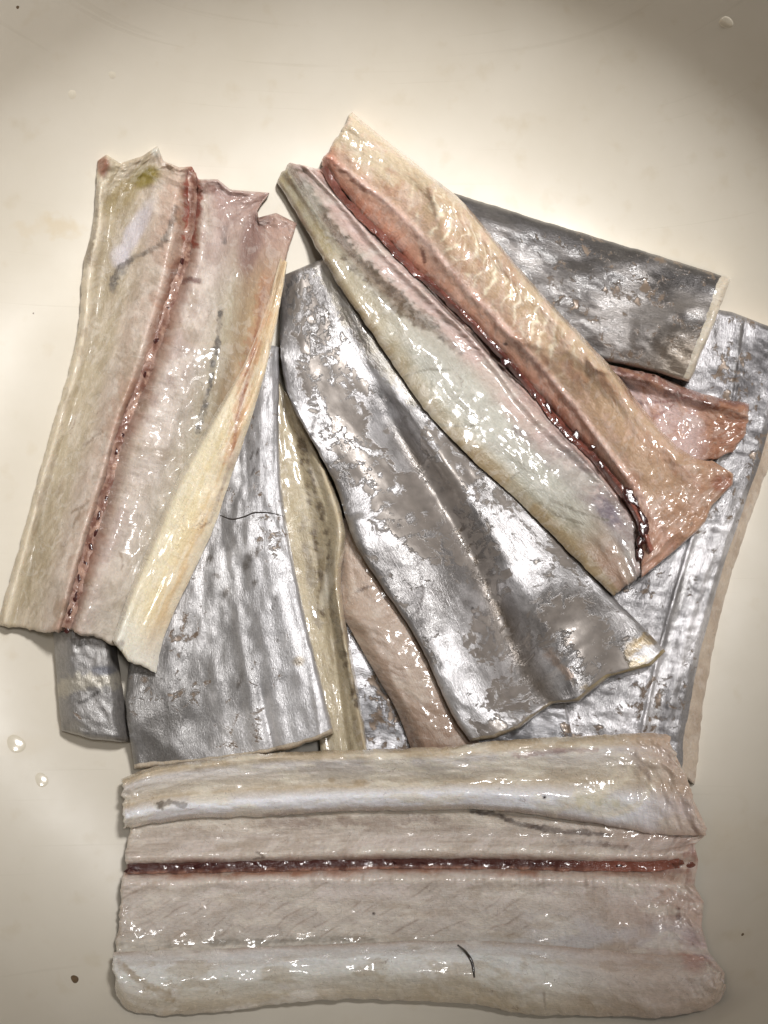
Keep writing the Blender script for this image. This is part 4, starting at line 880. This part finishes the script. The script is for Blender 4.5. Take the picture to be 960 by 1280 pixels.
    g2 = sheet(rr, [(0, tr), (0.75, tr), (1, [(v, h*0.7) for v, h in tr])], step=1.4, relief=relr, rnd=(5, 10), rmin=(0.6, 0.4), rag=(4, 7, 1.5, 1.5), stiff=(10, 10), iters=18, seed=111, end1=[(0, 802, 722), (0.12, 824, 704), (0.25, 846, 686), (0.4, 872, 664), (0.5, 882, 652), (0.62, 890, 632), (0.7, 900, 622), (0.78, 916, 606), (0.88, 917, 592), (1, 893, 577)])
    q = Paint(g2, (200, 172, 134), 24)
    q.across([(0, (120, 62, 50)), (0.02, (186, 120, 96)), (0.08, (218, 164, 136)), (0.17, (220, 180, 156)), (0.22, (220, 188, 174)), (0.28, (206, 174, 146)), (0.5, (198, 170, 134)), (0.78, (204, 180, 146)), (0.93, (206, 186, 154)), (1, (200, 178, 144))])
    q.lay((214, 200, 170), sstep(0.32, 0.05, g2.U)*sstep(0.3, 0.5, g2.V)*0.7); q.lay((192, 158, 126), sstep(0.45, 0.85, g2.U)*sstep(0.22, 0.32, g2.V)*0.75); q.lay((176, 134, 108), sstep(0.84, 0.98, g2.U)*0.7)
    q.blob(405, 206, 26, 30, (206, 132, 104), 0.8); a_, b_ = g2.U*g2.L, g2.V*g2.W
    wob = 34*fbm(a_/44, b_/26, 121, 4, 0.6)
    ph = (a_+26*(g2.V-0.2)*(1+g2.V)+wob)/17.5; fr = np.abs(ph-np.floor(ph)-0.5)
    vis = sstep(0.25, 0.33, g2.V)*sstep(0.92, 0.72, g2.V)*sstep(0.10, 0.25, g2.U)*sstep(0.68, 0.5, g2.U)
    q.lay((255, 244, 214), np.exp(-(fr/0.13)**2)*vis*sstep(0.3, 0.5, fbm(a_/20, b_/14, 122, 4))*0.9)
    ph2 = (a_*0.9-30*(g2.V-0.2)+wob*1.6)/23.0; fr2 = np.abs(ph2-np.floor(ph2)-0.5)
    q.lay((255, 244, 214), np.exp(-(fr2/0.08)**2)*vis*sstep(0.45, 0.6, fbm(a_/15, b_/12, 124, 4))*0.75)
    q.mottle((222, 190, 172), 3.0, 0.52, 0.66, 0.4); q.mottle((166, 112, 84), 1.6, 0.5, 0.7, 0.45, 0.6, 1.2, 6); q.blob(905, 605, 22, 18, (156, 98, 74), 0.8); q.blob(815, 560, 50, 22, (206, 168, 140), 0.5, rot=0.8)
    q.stroke([(536, 216), (545, 222), (552, 232)], 2, (80, 62, 48), 0.7); q.stroke([(527, 312), (532, 326)], 3, (98, 50, 36), 0.8); q.blob(632, 430, 4, 3, (70, 34, 28), 0.9); q.stroke([(415, 165), (411, 190)], 2.4, (150, 92, 72), 0.7)
    solid('back_flesh', root, g2, M_FLESH, q.c, surf(g2, 0.8, 0.26, 0.55), label='thick orange-beige half with pale muscle lines')
    for gg, sd in ((g, 131), (g2, 132)):
        s = subgrid(gg, 0, 1, 0, 1, -0.8, below=True, dens=0.6); silver('skin', root, s, sd)
    # backbone groove
    bb = [(404, 208), (432, 250), (474, 292), (508, 328), (558, 374), (608, 424), (658, 478), (700, 530), (743, 572), (778, 616), (800, 650), (815, 690)]
    off = lambda d: [(x+d*0.72, y-d*0.7) for x, y in bb]
    gb = sheet([(0, off(-5)), (1, off(4))], [(0, [(0, 1), (0.5, 3), (1, 1)]), (0.7, [(0, 1), (0.5, 4), (1, 1)]), (1, [(0, 2), (0.5, 7), (1, 2)])], step=1.5, iters=2, stiff=(2, 2), rnd=(3, 5), rmin=(0.4, 0.2), rag=(2, 2, 2, 2),
               relief=lambda U, V, X, Y, a, b: (fbm(a/7, b/5, 64, 3)-0.5)*3)
    pb = Paint(gb, (122, 70, 58), 28, warp=2); pb.mottle((84, 44, 38), 3, 0.45, 0.6, 0.7); pb.lay((160, 92, 72), sstep(0.8, 1, gb.U)*0.6)
    ob = solid('backbone', root, gb, M_BONE, pb.c, surf(gb, 0.9, 0.16, 0.6))
    blood_spots(ob, [(618, 436), (668, 490), (700, 530), (738, 558), (745, 568), (752, 580)], 9, 4.4, 15, jit=4)
    blood_spots(ob, [(786, 618), (800, 640), (808, 655), (803, 680), (806, 700)], 7, 8.0, 18, jit=6)
upper_open()

# ================================================================== small things in the basin
def droplet(px, py, r, label, seed):
    rng = np.random.RandomState(seed); ph = np.linspace(0, 2*math.pi, 20, endpoint=False); wob = 1+0.1*np.sin(ph*2+seed)+0.05*np.sin(3*ph)
    co = []; rows = [(1.0, -0.04), (0.92, 0.03), (0.75, 0.06), (0.5, 0.085), (0.25, 0.1), (0.01, 0.105)]
    q = ray_to_bowl(np.array(px), np.array(py)); cx, cy = BX, BY; rr = math.hypot(q[0]-cx, q[1]-cy); x = rr-R0
    a = 0 if x <= 0 else min(math.asin(min(x/FR, 1)), WALL)
    rad = np.array([(q[0]-cx)/rr, (q[1]-cy)/rr, 0]); n = -rad*math.sin(a)+np.array([0, 0, math.cos(a)]); t1 = rad*math.cos(a)+np.array([0, 0, math.sin(a)]); t2 = np.cross(n, t1)
    for k, h in rows: co.append(q+np.outer(k*r*PX*wob*np.cos(ph), t1)+np.outer(k*r*PX*wob*np.sin(ph), t2)+n*h*r*PX)
    f = []
    for i in range(len(rows)-1):
        p = np.arange(20); w = (p+1) % 20; f.append(np.stack([i*20+p, i*20+w, (i+1)*20+w, (i+1)*20+p], -1))
    return np.vstack(co), np.vstack(f), label
def water():
    t = NT('water_film'); b = t.b
    tc = t.n('ShaderNodeTexCoord').outputs['Object']
    n = t.n('ShaderNodeTexNoise', i_Vector=tc, i_Scale=300.0).outputs[0]
    t.lk(t.mix(n, tuple(lin((206, 197, 178))), tuple(lin((222, 214, 198)))), b.inputs['Base Color'])
    t.lk(t.mapr(n, 0, 1, 0.08, 0.2), b.inputs['Roughness'])
    b.inputs['Coat Weight'].default_value = 0.4; b.inputs['Coat Roughness'].default_value = 0.12
    return t.m
M_WATER = water()
for px, py, r, lab, sd in ((140, 93, 6, 'small water droplet on the basin wall, higher of the two near the top left', 1),
                           (90, 118, 7, 'small water droplet on the basin wall, lower of the two near the top left', 2),
                           (908, 28, 9, 'pale droplet on the basin wall at the top right corner', 3),
                           (20, 930, 12, 'flat round water droplet on the basin floor near the left edge', 4),
                           (52, 975, 9, 'clear water droplet below the silver stub at lower left', 5)):
    co, f, lab = droplet(px, py, r, lab, sd)
    o = link('water_droplet', mesh_from('water_droplet', co, f, M_WATER)); o['label'] = lab; o['category'] = 'droplet'; o['group'] = 'water droplets in the basin'
M_SPECK = gloss_material('brown_speck', lin((92, 72, 48)), 0.5)
for px, py, r, lab, sd in ((93, 1224, 6, 'brown speck of dirt on the basin floor at lower left', 6),
                           (22, 9, 3, 'tiny dark speck on the basin wall in the top left corner', 8),
                           (42, 392, 2.6, 'tiny dark speck on the basin floor left of the open fillet', 9),
                           (928, 1168, 3, 'tiny dark speck on the basin at the lower right', 10)):
    co, f, lab = droplet(px, py, r, lab, sd)
    o = link('dirt_speck', mesh_from('dirt_speck', co, f, M_SPECK)); o['label'] = lab; o['category'] = 'speck'; o['group'] = 'specks on the basin'
